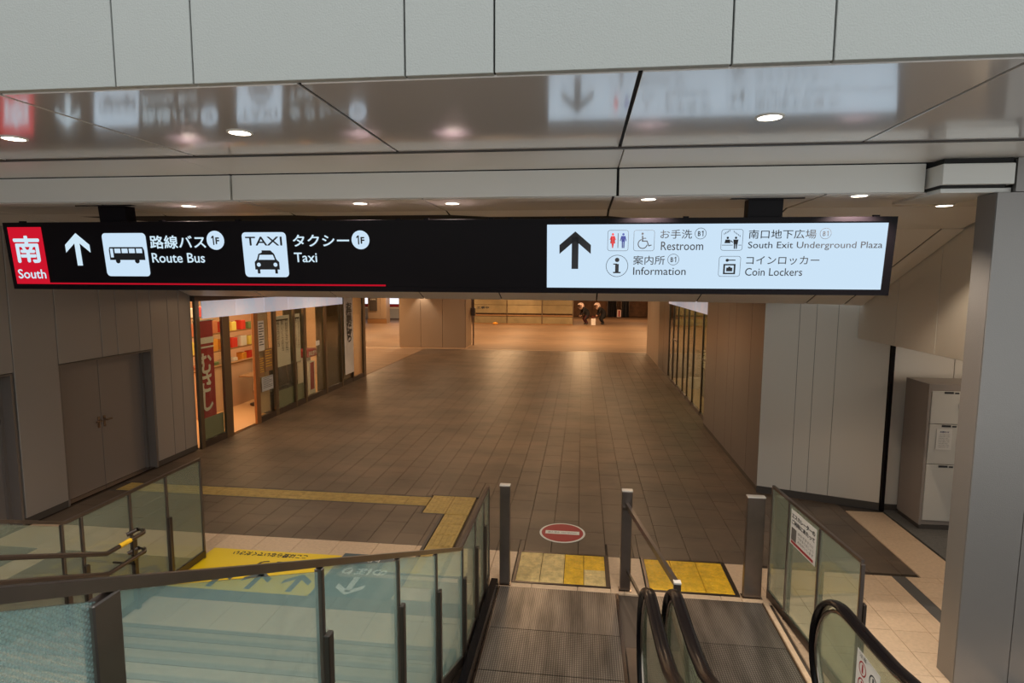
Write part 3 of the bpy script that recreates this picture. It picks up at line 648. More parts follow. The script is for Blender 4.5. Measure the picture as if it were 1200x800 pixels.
ST('南口地下広場', 877.5, 269, 956.5, 279.5, M['ink'], .005); badge(967.5, 273.5, 6.8, 'B1', False, .55, .45, M['ink'], M['ink'], 0); ST('South Exit Underground Plaza', 876.5, 283, 1034, 293, M['ink'], .004)
g = frame_icon(842, 300, 867.5, 324)
polys('locker_pictogram', quadstrip(G4(g, ((.22, .12), (.78, .12), (.78, .62), (.22, .62))), G4(g, ((.30, .19), (.70, .19), (.70, .55), (.30, .55))))+[G4(g, ((.36, .26), (.64, .26), (.64, .44), (.36, .44))), cc(g, .38, .80, .075), G4(g, ((.42, .78), (.76, .78), (.76, .83), (.42, .83)))]+[G4(g, ((.44, .44), (.56, .44), (.54, .49), (.46, .49)))], sfr(.002), M['ink'], sign)
ST('コインロッカー', 874.5, 300, 960, 310, M['ink'], .005); ST('Coin Lockers', 873, 314, 940, 323, M['ink'], .004)
for px in (128, 898):
    q_ = at(px, 240, 1, 4.95); u = sp(px, 262)[0]
    box('hanger', (u-.13, u+.13, .05, .17, V1-.01, V1+.142), M['black'], sign); box('hanger_plate', (u-.28, u+.26, -.03, .25, V1+.137, V1+.152), M['black'], sign)
# ================================================================== STAIRS
st = struct('stairs')
NS = 16; TR, RI = .33, .1485
for k in range(NS):
    y1 = 4.20-TR*k; piece('stair_step', -3.93, -.92, y1-TR, y1, RI*k, RI*(k+1)-.0, M['stair'], st, .004)
    box('step_nosing', (-3.9, -.95, y1-.05, y1-.005, RI*(k+1), RI*(k+1)+.004), M['nosing'], st)
def zst(y, s=4.17): return max(0, (s-y)*.451)
bm = bmesh.new(); prism(bm, [(-3.93, 3.8, 0), (-3.93, -1.2, 0), (-3.93, -1.2, 2.2), (-3.93, 3.8, 0.02)], (3.01, 0, 0)); fin('stair_core', bm, M['stair'], st)
# ================================================================== GLASS RAILINGS
def railing(label, x, ys, m, stairs=True, side=1, xend=None, near_m=None, h=.975, ys0=4.17, br=.25):
    xf = (lambda y: x) if xend is None else (lambda y: x+(xend-x)*(ys[0]-y)/(ys[0]-ys[-1]))
    zb = (lambda y: zst(y, ys0)) if stairs else (lambda y: 0)
    t = thing('glass_railing', label, 'railing', (xf(ys[0]), ys[0], 0))
    ox, oy = xf(ys[0]), ys[0]
    X = lambda y: xf(y)-ox
    # top rail: flat part then incline
    pts = [Vector((X(y), y-oy, zb(y)+h)) for y in ys]
    if stairs:
        pts = [Vector((X(ys[0]), 0, h)), Vector((0, ys0-oy, h)), Vector((0, ys[-1]-oy, zb(ys[-1])+h))]
    else: pts = [pts[0], pts[-1]]
    for a, b in zip(pts, pts[1:]):
        bm = bmesh.new(); bar(bm, a, b, .024, .024); fin('top_rail', bm, M['steel'], t)
    for i, y in enumerate(ys):
        z = zb(y); big = stairs and near_m and abs(y-.96) < .02
        w = .05 if big else .016
        bm = bmesh.new(); bx(bm, X(y)-.014, X(y)+.014, y-oy-w, y-oy+w*.3, z, z+h-.015, .003); fin('post', bm, M['steel'], t)
        if 0 < i:
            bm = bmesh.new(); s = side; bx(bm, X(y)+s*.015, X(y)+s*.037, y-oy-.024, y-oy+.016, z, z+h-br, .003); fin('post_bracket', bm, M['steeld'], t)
    for a, b in zip(ys, ys[1:]):
        if stairs and a > 4.22 > b+.01: pass
        bm = bmesh.new(); A_, B_ = (X(a), a-oy), (X(b), b-oy)
        prism(bm, [(A_[0]-.005, A_[1]-.028, zb(a)+.09), (B_[0]-.005, B_[1]+.012, zb(b)+.09), (B_[0]-.005, B_[1]+.012, zb(b)+h-.018), (A_[0]-.005, A_[1]-.028, zb(a)+h-.018)], (.010, 0, 0))
        fin('glass_pane', bm, near_m if (near_m and b < .9) else (m if not callable(m) else m(a, b)), t)
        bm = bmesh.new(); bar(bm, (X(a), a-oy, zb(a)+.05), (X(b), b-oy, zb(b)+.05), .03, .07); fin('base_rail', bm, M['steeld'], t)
    return t
gm = lambda a, b: M['glasst'] if a < 4.3 else M['glass']
railing('long glass railing with dark steel frame between the stairs and the escalator', -.88, [5.50, 5.19, 4.75, 4.22, 3.42, 2.67, 1.84, .96, .05, -.8], gm, True, 1, near_m=M['glassd'])
railing('glass railing with stepped bronze posts on the stairs\' far side, below the grey double door', -3.98, [5.62, 5.10, 4.64, 4.13, 3.95, 3.1, 2.2, 1.3, .4], M['glass'], True, 1, h=1.09, ys0=3.97, br=.42)
rr = railing('short glass railing carrying the white notice, right of the escalators', 1.79, [5.55, 5.20, 4.67, 4.10], M['glass'], False, 1, xend=1.93, h=1.09, br=.3)
# notice on the right railing
t = thing('railing_notice', 'white notice with dark text and red bottom line taped on the right glass railing', 'notice', (1.862, 4.93, .74))
nrot = math.atan2(.14, -1.45)
bm = bmesh.new(); prism(bm, [(-.022, -.22, 0), (-.022, .22, 0), (-.022, .22, .30), (-.022, -.22, .30)], (.002, 0, 0)); fin('sheet', bm, M['paper'], t)
nf = lambda off: (lambda u, w: Vector((-.022-off, -u, w)))
text('エスカレーターの', -.20, .235, .20, .275, nf(.001), M['ink'], t, .03); text('ご利用にあたって', -.20, .18, .20, .22, nf(.001), M['ink'], t, .03)
for k in range(3): text(('歩かず手すりに', 'つかまりましょう', 'おねがいします')[k], -.08, .125-.035*k, .19, .150-.035*k, nf(.001), M['ink'], t)
polys('print_block', [rect(-.2, .04, -.11, .15)], nf(.001), M['greyst'], t); polys('red_line', [rect(-.2, .012, .19, .035)], nf(.001), M['red'], t)
t.rotation_euler = (0, 0, math.atan(.14/1.45))
# stair handrail (left)
hr = thing('stair_handrail', 'double dark stair handrail with a yellow band inside the left glass railing', 'handrail', (-3.75, 4.5, 0))
for dz, nm in ((0, 'upper_rail'), (-.17, 'lower_rail')):
    zt = .79+dz
    path = [(-.10, .02, zt-.0), (-.04, .06, zt), (0, 0, zt), (0, -.02, zt), (0, -.38, zt-.02)]
    path = [(-.16, .0, zt-.03), (-.10, .055, zt-.0), (-.04, .045, zt), (0, 0, zt), (0, -.40, zt)]
    yy = -.40
    for k in range(1, 14): path.append((0, -.40-.32*k, zt+.45*.32*k))
    bm = bmesh.new(); tube(bm, path, .019, n=10, up=Vector((1, 0, 0))); fin(nm, bm, M['steeld'], hr, True)
bm = bmesh.new(); tube(bm, [(0, -.15, .79), (0, -.27, .79)], .0205, n=12); fin('yellow_band', bm, M['ytacv'], hr, True)
for yy in (-.12, -1.3, -2.5):
    bm = bmesh.new(); z0 = .79+max(0, -.40-yy)*.45
    bx(bm, -.006, .006, yy-.006, yy+.006, z0-.23, z0); bx(bm, -.20, .006, yy-.006, yy+.006, z0-.23, z0-.215); fin('bracket', bm, M['steeld'], hr)
# ================================================================== ESCALATORS
def belt_path(y0=3.55, z0=.60, r=.42, back=-1.0):
    P = [(0, 2.9, .20), (0, 3.2, .18)]
    for k in range(19):
        a = R(-90+180*k/18); P.append((0, y0+r*math.cos(a), z0+r*math.sin(a)))
    P += [(0, 3.3, 1.03), (0, 3.0, 1.055), (0, 2.75, 1.10), (0, 2.5, 1.20), (0, 2.2, 1.36)]
    y, z = 2.2, 1.36
    while y > back: y -= .4; z += .4*math.tan(R(30)); P.append((0, y, z))
    return P
def balustrade(par, x, gm_, lab=None):
    bm = bmesh.new(); tube(bm, belt_path(), .040, .021, n=14); o1 = fin('handrail_belt', bm, M['rubber'], par, True, loc=(x, 0, 0))
    P = belt_path(); c = Vector((0, 3.1, .6)); inner = []
    for p in P[2:]:
        v = Vector(p); inner.append(v)
    bm = bmesh.new()
    tr = [Vector((0, p.y-(.035 if p.y > 3.5 else 0)*1, p.z-.035)) if p.z > .6 else Vector((0, p.y-.03, p.z+.02)) for p in inner]
    tube(bm, tr, .016, .012, n=8); fin('guide_rail', bm, M['steelp'], par, True, loc=(x, 0, 0))
    low = []
    for p in tr: low.append(Vector((0, p.y, .22 if p.y > 2.8 else .22+(2.8-p.y)*math.tan(R(30))*.96)))
    bm = bmesh.new(); top = [p for p in tr if p.z > .6]
    pts = [Vector((0, p.y, p.z)) for p in tr]+[Vector((0, -1.0, .22+3.8*.577*.96)), Vector((0, 2.8, .22))]
    prism(bm, [p+Vector((-.005, 0, 0)) for p in pts], (.010, 0, 0)); bmesh.ops.triangulate(bm, faces=[f for f in bm.faces if len(f.verts) > 4]); fin('glass_balustrade', bm, gm_, par, loc=(x, 0, 0))
    bm = bmesh.new(); prism(bm, [(-.07, 3.75, 0), (-.07, 2.8, 0), (-.07, -1.0, 1.9), (-.07, -1.0, 2.35), (-.07, 2.8, .21), (-.07, 3.55, .21), (-.07, 3.75, .14)], (.14, 0, 0)); fin('skirt', bm, M['steel'], par, loc=(x, 0, 0))
M['eglass'] = glass('escalator_green_glass', (.88, .92, .85), (.46, .50, .38), .22)
e1 = thing('escalator', 'left escalator with ribbed landing plates beside the long glass railing', 'escalator')
e2 = thing('escalator', 'right escalator with ribbed landing plates before the yellow studded pad', 'escalator')
def lane(par, x0, x1):
    g = .004
    box('landing_plate', (x0, x1, 4.755, 5.44, -.02, .004), M['plate'], par); box('landing_plate', (x0, x1, 4.195, 4.748, -.02, .004), M['plate2'], par)
    box('comb_plate', (x0, x1, 3.5, 4.188, -.02, .004), M['plate2'], par)
    for s in ((x0-.0, x0+.012), (x1+.004, x1+.03)): box('plate_frame', (s[0], s[1], 3.5, 5.44, -.02, .005), M['steelp'], par)
    for k in range(12):
        y1 = 3.49-.4*k; z = [0, .0, .06, .2][k] if k < 4 else .2+.231*(k-3)
        box('step', (x0+.03, x1-.03, y1-.4, y1-.004, z-.2, z+.002), M['step'], par)
lane(e1, -.765, .36); lane(e2, .66, 1.70)
for px, par in ((.455, e1), (.62, e2), (1.60, e2)): balustrade(par, px, M['eglass'])
bm = bmesh.new(); prism(bm, [(-.834, 5.46, 0.0), (-.834, 2.9, 0.0), (-.834, 0, 1.6), (-.834, 0, 1.9), (-.834, 2.9, .16), (-.834, 5.40, .10)], (.062, 0, 0)); fin('skirt_rail', bm, M['rubber'], e1)
box('divider_cover', (.40, .53, 3.76, 4.6, -.02, .008), M['steel'], e1)
box('side_cover', (1.715, 1.755, 3.5, 5.44, -.02, .02), M['beige'], e2)
# pictogram sticker on right newel glass
t = thing('safety_sticker', 'white sticker with round escalator warning pictograms on the right balustrade glass', 'sticker', (1.593, 3.24, .60))
bm = bmesh.new(); prism(bm, [(0, -.13, 0), (0, .13, 0), (0, .13, .32), (0, -.13, .32)], (-.0015, 0, 0)); fin('sheet', bm, M['paper'], t)
nf2 = lambda off: (lambda u, w: Vector((-.0015-off, -u, w)))
for i in range(2):
    for j in range(3):
        c_ = (-.058+.12*i, .235-.098*j); polys('pictogram', ring(c_[0], c_[1], .042, .008)+[rect(c_[0]-.008, c_[1]-.024, c_[0]+.008, c_[1]+.010), circ(c_[0], c_[1]+.018, .009, 8)], nf2(.0008), M['red'] if i == 0 else M['ink'], t)
text('注意', -.10, .29, -.02, .312, nf2(.0008), M['ink'], t)
# ================================================================== BOLLARDS
def bollard(name, x0, x1, y0, y1, h, label):
    t = thing(name, label, 'post', ((x0+x1)/2, (y0+y1)/2, 0)); w, d = (x1-x0)/2, (y1-y0)/2
    bm = bmesh.new(); bx(bm, -w, w, -d, d, .006, h, .006); fin('shaft', bm, M['steel'], t)
    bm = bmesh.new(); bx(bm, -w-.002, w+.002, -d-.002, d+.002, h, h+.012, .003); fin('cap', bm, M['chrome'], t)
    bm = bmesh.new(); bx(bm, -w-.012, w+.012, -d-.012, d+.012, 0, .006); fin('foot_plate', bm, M['steelp'], t); return t
bollard('steel_post', -.765, -.665, 5.47, 5.53, 1.0, 'square steel post at the left corner of the left escalator landing')
t = bollard('barrier_post', .405, .505, 5.50, 5.56, .99, 'steel post with an angled barrier arm between the two escalator landings')
bm = bmesh.new(); bx(bm, -.04, .04, -.05, -.03, .82, .845); fin('clamp', bm, M['steelp'], t)
bm = bmesh.new(); bar(bm, (0, -.03, .86), (.26, -1.36, .80), .03, .05); fin('barrier_arm', bm, M['steel'], t)
bm = bmesh.new(); bar(bm, (.26, -1.36, .0), (.26, -1.36, .82), .05, .04, (0, 1, 0)); fin('barrier_leg', bm, M['steel'], t)
bm = bmesh.new(); bar(bm, (.26, -1.385, .82), (.26, -1.335, .82), .052, .012); fin('cap', bm, M['chrome'], t)
bm = bmesh.new(); bar(bm, (.02, -.03, .20), (.26, -1.33, .20), .02, .03); fin('lower_bar', bm, M['steeld'], t)
bollard('steel_post', 1.56, 1.72, 5.52, 5.58, .98, 'wide steel post at the right corner of the right escalator landing')
# ================================================================== LOCKERS
lk = thing('coin_locker', 'taupe coin locker unit with three white doors in the niche under the bulkhead', 'locker', (4.08, 7.40, 0))
box('plinth', (.02, .9, .02, .5, 0, .06), M['base'], lk); box('carcass', (0, .92, .012, .5, .06, 1.78), M['lockerb'], lk, .004)
box('carcass_edge', (.0, .028, -.004, .012, .06, 1.78), M['lockerb'], lk)
for z0, z1 in ((.12, .81), (.82, 1.30), (1.31, 1.70)):
    dr = box('door', (.035, .42, -.008, .011, z0, z1), M['locker'], lk, .003)
    cx = (.035+.42)/2; cy = .0015
    for nm, d, m in (('number_plate', (-.06, .04, -.014, -.010, z1-z0-.028, z1-z0-.004), M['ink']), ('coin_slot', (.055, .10, -.014, -.010, z1-z0-.028, z1-z0-.010), M['ink']), ('lock', (.12, .145, -.03, -.010, (z1-z0)*.45, (z1-z0)*.45+.09), M['seat'])):
        box(nm, d, m, dr)
    box('door', (.43, .88, -.008, .011, z0, z1), M['locker'], lk, .003)
t = thing('locker_notice', 'white printed notice with blue heading taped on the middle locker door', 'notice', (4.28, 7.385, 1.00))
bm = bmesh.new(); bx(bm, -.085, .085, 0, .002, 0, .25); fin('sheet', bm, M['paper'], t)
pf = lambda off: (lambda u, w: Vector((u, -off, w)))
text('お知らせ', -.05, .205, .05, .225, pf(.001), M['blu'], t, .03)
for k in range(8): text('ご利用のお客様へのお願い', -.065, .175-.021*k, .065-(.02 if k % 3 == 2 else 0), .185-.021*k, pf(.001), M['greyst'], t)
# ================================================================== LEFT SHOP
XS = -6.55
sh = struct('window_1')
def mull(y0, y1, m=M['brz'], z1=2.6, d=.055): box('mullion', (XS-d, XS, y0, y1, .0, z1), m, sh, .004)
for a, b, m in ((9.34, 9.44, M['brz']), (10.08, 10.30, M['brz']), (11.12, 11.27, M['copper']), (11.88, 12.0, M['brz']), (12.78, 12.84, M['brz']), (13.26, 13.36, M['brz']), (14.42, 14.52, M['brz']), (15.44, 15.52, M['brz']), (16.20, 16.28, M['steeld']), (17.06, 17.25, M['brz'])): mull(a, b, m)
for a, b in ((9.44, 10.08), (11.27, 11.88), (12.0, 12.78), (12.84, 13.26), (13.36, 14.42), (14.52, 15.44), (15.52, 16.20), (16.28, 17.06)):
    bm = bmesh.new(); bx(bm, XS-.056, XS-.048, a, b, .12, 2.58); fin('pane', bm, M['sglass'], sh)
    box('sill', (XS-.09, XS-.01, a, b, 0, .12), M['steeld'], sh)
box('header', (XS-.12, XS+.0, 9.33, 17.25, 2.58, 2.69), M['steeld'], sh)
box('threshold', (XS-.09, XS-.01, 10.3, 11.12, 0, .012), M['steelp'], sh)
# interior shell
wi = struct('wall_shop')
box('back_wall', (-10.1, -10.0, 9.3, 17.4, 0, 2.8), M['shopw'], wi); box('side_wall', (-10.0, -6.72, 9.34, 9.40, 0, 2.8), M['shopw'], wi); box('side_wall', (-10.1, -6.62, 17.3, 17.44, 0, 2.8), M['shopw'], wi)
box('shop_floor', (-10.0, -6.66, 9.4, 17.3, -.02, .005), M['shopf'], wi); box('shop_ceiling', (-10.0, -6.7, 9.3, 17.4, 2.8, 2.9), M['shopw'], wi)
box('half_wall', (-8.10, -8.0, 11.3, 14.6, .006, 1.0), M['shopw'], wi); box('half_wall_cap', (-8.12, -7.98, 11.28, 14.62, 1.0, 1.03), M['wood'], wi)
box('posted_board', (XS-.16, XS-.14, 11.29, 11.87, .13, 2.56), M['cream'], wi)
box('olive_partition', (XS-.60, XS-.57, 13.40, 14.55, .006, 2.6), M['olive'], wi); box('wood_partition', (XS-.32, XS-.29, 14.55, 17.0, .006, 2.6), M['olivew'], wi)
for a, b in ((12.0, 12.78), (12.84, 13.26), (9.44, 10.08)): box('frosted_strip', (XS-.066, XS-.060, a, b, .12, .50), M['frost'], sh)
# valance (pale printed band)
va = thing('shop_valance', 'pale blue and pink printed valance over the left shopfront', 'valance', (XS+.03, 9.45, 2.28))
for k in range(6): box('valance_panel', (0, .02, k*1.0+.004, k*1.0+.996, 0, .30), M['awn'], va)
# banners
def banner(name, y0, y1, z0, z1, m, label, s, tm, xo=XS-.12, th=.01, tz=None, bw=.10):
    t = thing(name, label, 'banner', (xo, (y0+y1)/2, z0)); w = (y1-y0)/2; h = z1-z0
    bm = bmesh.new(); n = 10
    for k in range(n): pass
    A_ = [(math.sin(k*1.3)*.008, -w+2*w*k/n) for k in range(n+1)]
    for k in range(n):
        prism(bm, [(A_[k][0], A_[k][1], 0), (A_[k+1][0], A_[k+1][1], 0), (A_[k+1][0], A_[k+1][1], h), (A_[k][0], A_[k][1], h)], (-th, 0, 0))
    bmesh.ops.remove_doubles(bm, verts=bm.verts, dist=.0001); fin('cloth', bm, m, t)
    bm = bmesh.new(); tube(bm, [(0, -w-.03, h+.005), (0, w+.03, h+.005)], .012, n=8, up=Vector((0, 0, 1))); fin('rod', bm, M['white'], t)
    fr = lambda u, q: Vector((.012, u, q))
    za, zb_ = tz or (.15*h, .75*h)
    text(s, -w*.62, za, w*.62, zb_, fr, tm, t, bw, vert=True)
    return t
b_ = banner('shop_banner', 9.50, 10.02, .45, 2.22, M['cloth'], 'red vertical banner with white hiragana in the first shop window', 'むさし', M['paper'], XS-.16, tz=(.15, 1.18))
polys('stripe', [rect(-.255, 1.28, .255, 1.31), rect(-.255, 1.36, .255, 1.47)], lambda u, q: Vector((.012, u, q)), M['paper'], b_)
banner('shop_banner', 15.56, 16.17, .30, 2.5, M['clothw'], 'white vertical banner with dark calligraphy at the shopfront\'s far end', 'お弁当おにぎり', M['ink'], XS+.04, tz=(.9, 2.0))
# hanging menu sheets
def sheet(name, y0, y1, z0, z1, label, m=M['paper'], xo=XS-.04, lines=7, cols=1, ink=M['ink'], grp=None):
    t = thing(name, label, 'poster', (xo, (y0+y1)/2, z0), group=grp); w = (y1-y0)/2; h = z1-z0
    bm = bmesh.new(); bx(bm, -.002, .002, -w, w, 0, h); fin('sheet', bm, m, t)
    L2 = [rect(-w*.8, h*(.9-.8*k/lines), w*(.8-.5*(k % 3 == 1)), h*(.9-.8*k/lines)+h*.03) for k in range(lines)]
    polys('print', L2, lambda u, q: Vector((.0035, u, q)), ink, t); return t
def menu(y0, y1, z0, z1, label):
    t = sheet('menu_sheet', y0, y1, z0, z1, label, xo=XS-.09, lines=1)
    w = (y1-y0)/2; h = z1-z0
    text('日替弁当六百円', w*.35, h*.25, w*.75, h*.93, lambda u, q: Vector((.0035, u, q)), M['ink'], t, vert=True)
    text('鮭いくら弁当', -w*.2, h*.3, w*.15, h*.93, lambda u, q: Vector((.0035, u, q)), M['ink'], t, vert=True)
    text('幕の内弁当', -w*.75, h*.4, -w*.4, h*.93, lambda u, q: Vector((.0035, u, q)), M['ink'], t, vert=True)
menu(12.08, 12.74, 1.02, 2.15, 'large cream menu sheet left of the copper-lit mullion in the shop window')
menu(12.86, 13.24, 1.02, 2.15, 'narrow cream menu sheet in the slim pane of the shop window')
sheet('window_poster', 11.33, 11.52, .95, 1.35, 'small dark photo poster low in the posted shop pane', M['wood'], ink=M['ytacv'])
sheet('window_poster', 11.55, 11.85, 1.02, 1.50, 'brown food poster in the posted shop pane', M['wood'], ink=M['ytacv'])
sheet('window_poster', 11.40, 11.85, .62, .92, 'pale blue notice below the food poster in the posted shop pane', M['pale'])
sheet('window_poster', 11.33, 11.56, 1.48, 2.10, 'tall white price list high in the posted shop pane', M['paper'], lines=9)
sheet('window_poster', 13.95, 14.15, 1.30, 1.42, 'tiny white card on the dark glass door of the shop', M['paper'], lines=2)
# shop contents
def tbl(x, y, label):
    t = thing('dining_table', label, 'table', (x, y, 0)); bm = bmesh.new(); bx(bm, -.3, .3, -.35, .35, .70, .73, .005); fin('table_top', bm, M['wood'], t)
    bm = bmesh.new(); cyl(bm, (0, 0, .03), .03, .67, 12); fin('pedestal', bm, M['steeld'], t); bm = bmesh.new(); cyl(bm, (0, 0, .006), .22, .024, 20); fin('foot', bm, M['steeld'], t)
def chair(x, y, rz, label):
    t = thing('shop_chair', label, 'chair', (x, y, .006), (0, 0, rz)); bm = bmesh.new(); bx(bm, -.22, .22, -.22, .22, .42, .48, .02); fin('seat', bm, M['seat'], t)
    bm = bmesh.new(); bx(bm, -.22, .22, .18, .23, .50, 1.0, .02); fin('backrest', bm, M['seat'], t)
    for sx in (-1, 1):
        for sy in (-1, 1): bm = bmesh.new(); bx(bm, sx*.18-.015, sx*.18+.015, sy*.18-.015, sy*.18+.015, 0, .43 if sy < 0 else .55); fin('leg', bm, M['steeld'], t)
tbl(-7.55, 12.95, 'wooden shop table behind the menu sheets')
chair(-7.62, 13.60, 0, 'black chair on the table\'s far side, behind the slim menu pane')
def booth(y0, y1, label):
    t = thing('booth_seat', label, 'seat', (XS-.42, (y0+y1)/2, .006)); w = (y1-y0)/2
    box('base', (-.2, .2, -w, w, 0, .42), M['seat'], t, .01); box('cushion', (-.22, .22, -w, w, .42, .52), M['seat'], t, .02); box('backrest', (.10, .22, -w, w, .52, 1.0), M['seat'], t, .03)
booth(12.05, 12.76, 'black booth seat against the window under the large menu sheet'); booth(12.86, 13.24, 'black booth seat against the window under the narrow menu sheet')
cols = [mat('package_%d' % i, c, .5) for i, c in enumerate(((.7, .05, .03), (.8, .35, .04), (.85, .7, .15), (.75, .7, .6), (.15, .25, .1), (.6, .2, .1)))]
sf = thing('display_shelf', 'wooden display shelf of packages behind the cream half wall', 'shelf', (-8.35, 13.0, .006))
for z in (.9, 1.3, 1.7, 2.1): box('shelf_board', (-.18, .18, -1.7, 1.5, z, z+.03), M['wood'], sf)
for y_ in (-1.73, 1.5): box('shelf_side', (-.18, .18, y_, y_+.03, 0, 2.5), M['wood'], sf)
cn = ['red', 'orange', 'yellow', 'cream', 'green', 'crimson']
rows = ['lowest', 'second', 'third', 'top']
kk = 0
for zi, z in enumerate((.936, 1.336, 1.736, 2.136)):
    for k in range(8):
        w = .16+random.random()*.14; h = .14+random.random()*.16; yy = 11.55+.38*k
        ci = random.randrange(6); o = box('food_package', (-8.36, -8.19, yy-w/2, yy+w/2, z, z+h), cols[ci], None, .008)
        tag(o, '%s food package, %s on the %s shop shelf board' % (cn[ci], ('nearest', 'second nearest', 'third nearest', 'fourth nearest', 'fifth nearest', 'third from the far end', 'second from the far end', 'farthest')[k], rows[zi]), 'package', 'packages on the shop display shelf')
# small red and white display in dark pane
t = thing('noodle_display', 'red and white food display stand behind the dark shop door pane', 'display stand', (XS-.30, 13.92, .006))
bm = bmesh.new(); bx(bm, -.15, .15, -.16, .16, 0, .9); fin('stand', bm, M['paper'], t)
bm = bmesh.new(); bx(bm, -.18, .18, -.26, .26, 1.02, 1.22, .03); fin('header_board', bm, M['red'], t)
bm = bmesh.new(); bx(bm, .151, .156, -.10, .10, .2, .88); fin('front_strip', bm, M['red'], t)
bm = bmesh.new(); bx(bm, -.03, .03, -.2, .2, .90, 1.02); fin('neck', bm, M['clothw'], t)
text('おにぎり', -.2, 1.07, .2, 1.17, lambda u, q: Vector((.182, u, q)), M['white'], t, .03)
# ================================================================== RIGHT SHOPFRONT
rs = struct('window_2')
XR = 2.60
ml = [12.26, 13.2, 14.25, 15.0, 15.66, 16.6, 17.4, 18.2]
for y_ in ml: box('mullion', (XR+.01, XR+.04, y_-.018, y_+.018, 0, 2.62), M['steeld'], rs, .004)
for a, b in zip(ml, ml[1:]):
    bm = bmesh.new(); bx(bm, XR+.03, XR+.038, a+.03, b-.03, .08, 2.6); fin('pane', bm, M['rglass'], rs); box('sill', (XR, XR+.06, a+.03, b-.03, 0, .08), M['steeld'], rs)
for a, b in ((12.29, 13.17), (16.63, 17.37)): box('transom', (XR+.02, XR+.05, a, b, 1.25, 1.29), M['steeld'], rs)
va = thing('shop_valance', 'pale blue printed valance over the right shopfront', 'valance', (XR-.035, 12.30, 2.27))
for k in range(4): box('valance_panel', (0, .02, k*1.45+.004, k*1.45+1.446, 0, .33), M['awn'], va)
ri = struct('wall_right_shop')
box('back_wall', (3.75, 3.85, 12.2, 18.3, 0, 2.7), M['hoard'], ri); box('side_wall', (2.8, 3.75, 12.1, 12.22, 0, 2.7), M['hoard'], ri); box('side_wall', (2.8, 3.75, 18.22, 18.3, 0, 2.7), M['hoard'], ri)
box('shop_floor', (2.68, 3.75, 12.22, 18.22, -.02, .004), M['shopf'], ri); box('shop_ceiling', (2.68, 3.85, 12.1, 18.3, 2.7, 2.8), M['hoard'], ri)
def plant(x, y, h, label):
    t = thing('potted_plant', label, 'plant', (x, y, .005)); bm = bmesh.new(); cyl(bm, (0, 0, 0), .13, .30, 16, 2, .17); fin('pot', bm, M['paper'], t)
    bm = bmesh.new(); tube(bm, [(0, 0, .28), (.02, .03, .7), (0, .0, h*.75)], .014, n=6); fin('stem', bm, M['wood'], t)
    bm = bmesh.new(); rnd = random.Random(int(y*10))
    for k in range(90):
        a = rnd.random()*6.28; z = .45+(h-.45)*rnd.random(); L = .16+.12*rnd.random(); rr_ = .05+.18*rnd.random(); c_ = Vector((rr_*math.cos(a), rr_*math.sin(a), z)); d_ = Vector((math.cos(a), math.sin(a), .2-.6*rnd.random())).normalized(); s_ = Vector((-math.sin(a), math.cos(a), 0))*.045
        vs = [bm.verts.new(p) for p in (c_, c_+d_*L*.5+s_, c_+d_*L, c_+d_*L*.5-s_)]; bm.faces.new(vs)
    o = fin('foliage', bm, M['plant'], t); o['kind'] = 'stuff'
plant(3.1, 13.05, 1.75, 'dark leafy potted plant in the right shop window nearest the panel wall'); plant(3.1, 14.1, 1.6, 'dark leafy potted plant in the middle of the right shop window'); plant(3.1, 16.5, 1.9, 'dark leafy potted plant farthest along the right shop window')
t = thing('display_cabinet', 'dark display cabinet with a pale front behind the right shop window', 'cabinet', (3.3, 15.2, .005)); box('carcass', (-.2, .3, -.35, .35, 0, 1.3), M['seat'], t); box('pale_front', (-.22, -.2, -.30, .2, .75, 1.2), M['clothw'], t)
# ================================================================== FAR END
# near pillar
pl = struct('trim_4')
box('pillar_core', (-7.75, -4.95, 24.55, 25.75, 0, 2.69), M['dark'], pl)
for a, b in ((-7.8, -6.85), (-6.85, -5.9), (-5.9, -4.92)): piece('pillar_panel', a+.006, b-.006, 24.5, 24.545, .05, 2.68, M['pillar'], pl, .003)
for a, b in ((24.55, 25.2), (25.2, 25.8)): piece('pillar_panel', -4.945, -4.90, a+.005, b-.005, .05, 2.68, M['pillar'], pl, .003)
box('pillar_base', (-7.79, -4.91, 24.52, 25.79, 0, .05), M['beige'], pl)
t = thing('pillar_box', 'small dark box with a downpipe fixed at the near pillar\'s right corner', 'box', (-4.80, 25.72, 1.35)); bm = bmesh.new(); bx(bm, -.09, .09, -.08, .08, 0, .35, .01); fin('housing', bm, M['steeld'], t)
bm = bmesh.new(); tube(bm, [(0, .04, -1.33), (0, .04, 0)], .035, n=10, up=Vector((1, 0, 0))); fin('pipe', bm, M['steelp'], t)
bm = bmesh.new(); tube(bm, [(0, .04, .35), (0, .04, 1.3)], .03, n=10, up=Vector((1, 0, 0))); fin('pipe', bm, M['steeld'], t)
# far pillar with dark sign
p2 = struct('trim_5')
box('pillar_core', (-14.0, -12.85, 37.55, 38.4, 0, 2.69), M['pillar'], p2)
for a, b in ((-14.05, -13.2), (-13.2, -12.8)): piece('pillar_panel', a+.01, b-.01, 37.5, 37.54, .3, 2.68, M['pillar'], p2, .003)
box('pillar_base', (-14.08, -12.78, 37.46, 37.54, 0, .28), M['wood'], p2)
t = thing('pillar_sign', 'dark vertical sign with white lettering on the distant left pillar', 'sign', (-13.66, 37.44, .82)); bm = bmesh.new(); bx(bm, -.26, .26, 0, .05, 0, 1.2, .01); fin('board', bm, M['base'], t)
text('南口', -.15, .95, .15, 1.1, lambda u, q: Vector((u, -.003, q)), M['white'], t, .03); text('営業時間', -.18, .70, .18, .80, lambda u, q: Vector((u, -.003, q)), M['white'], t)
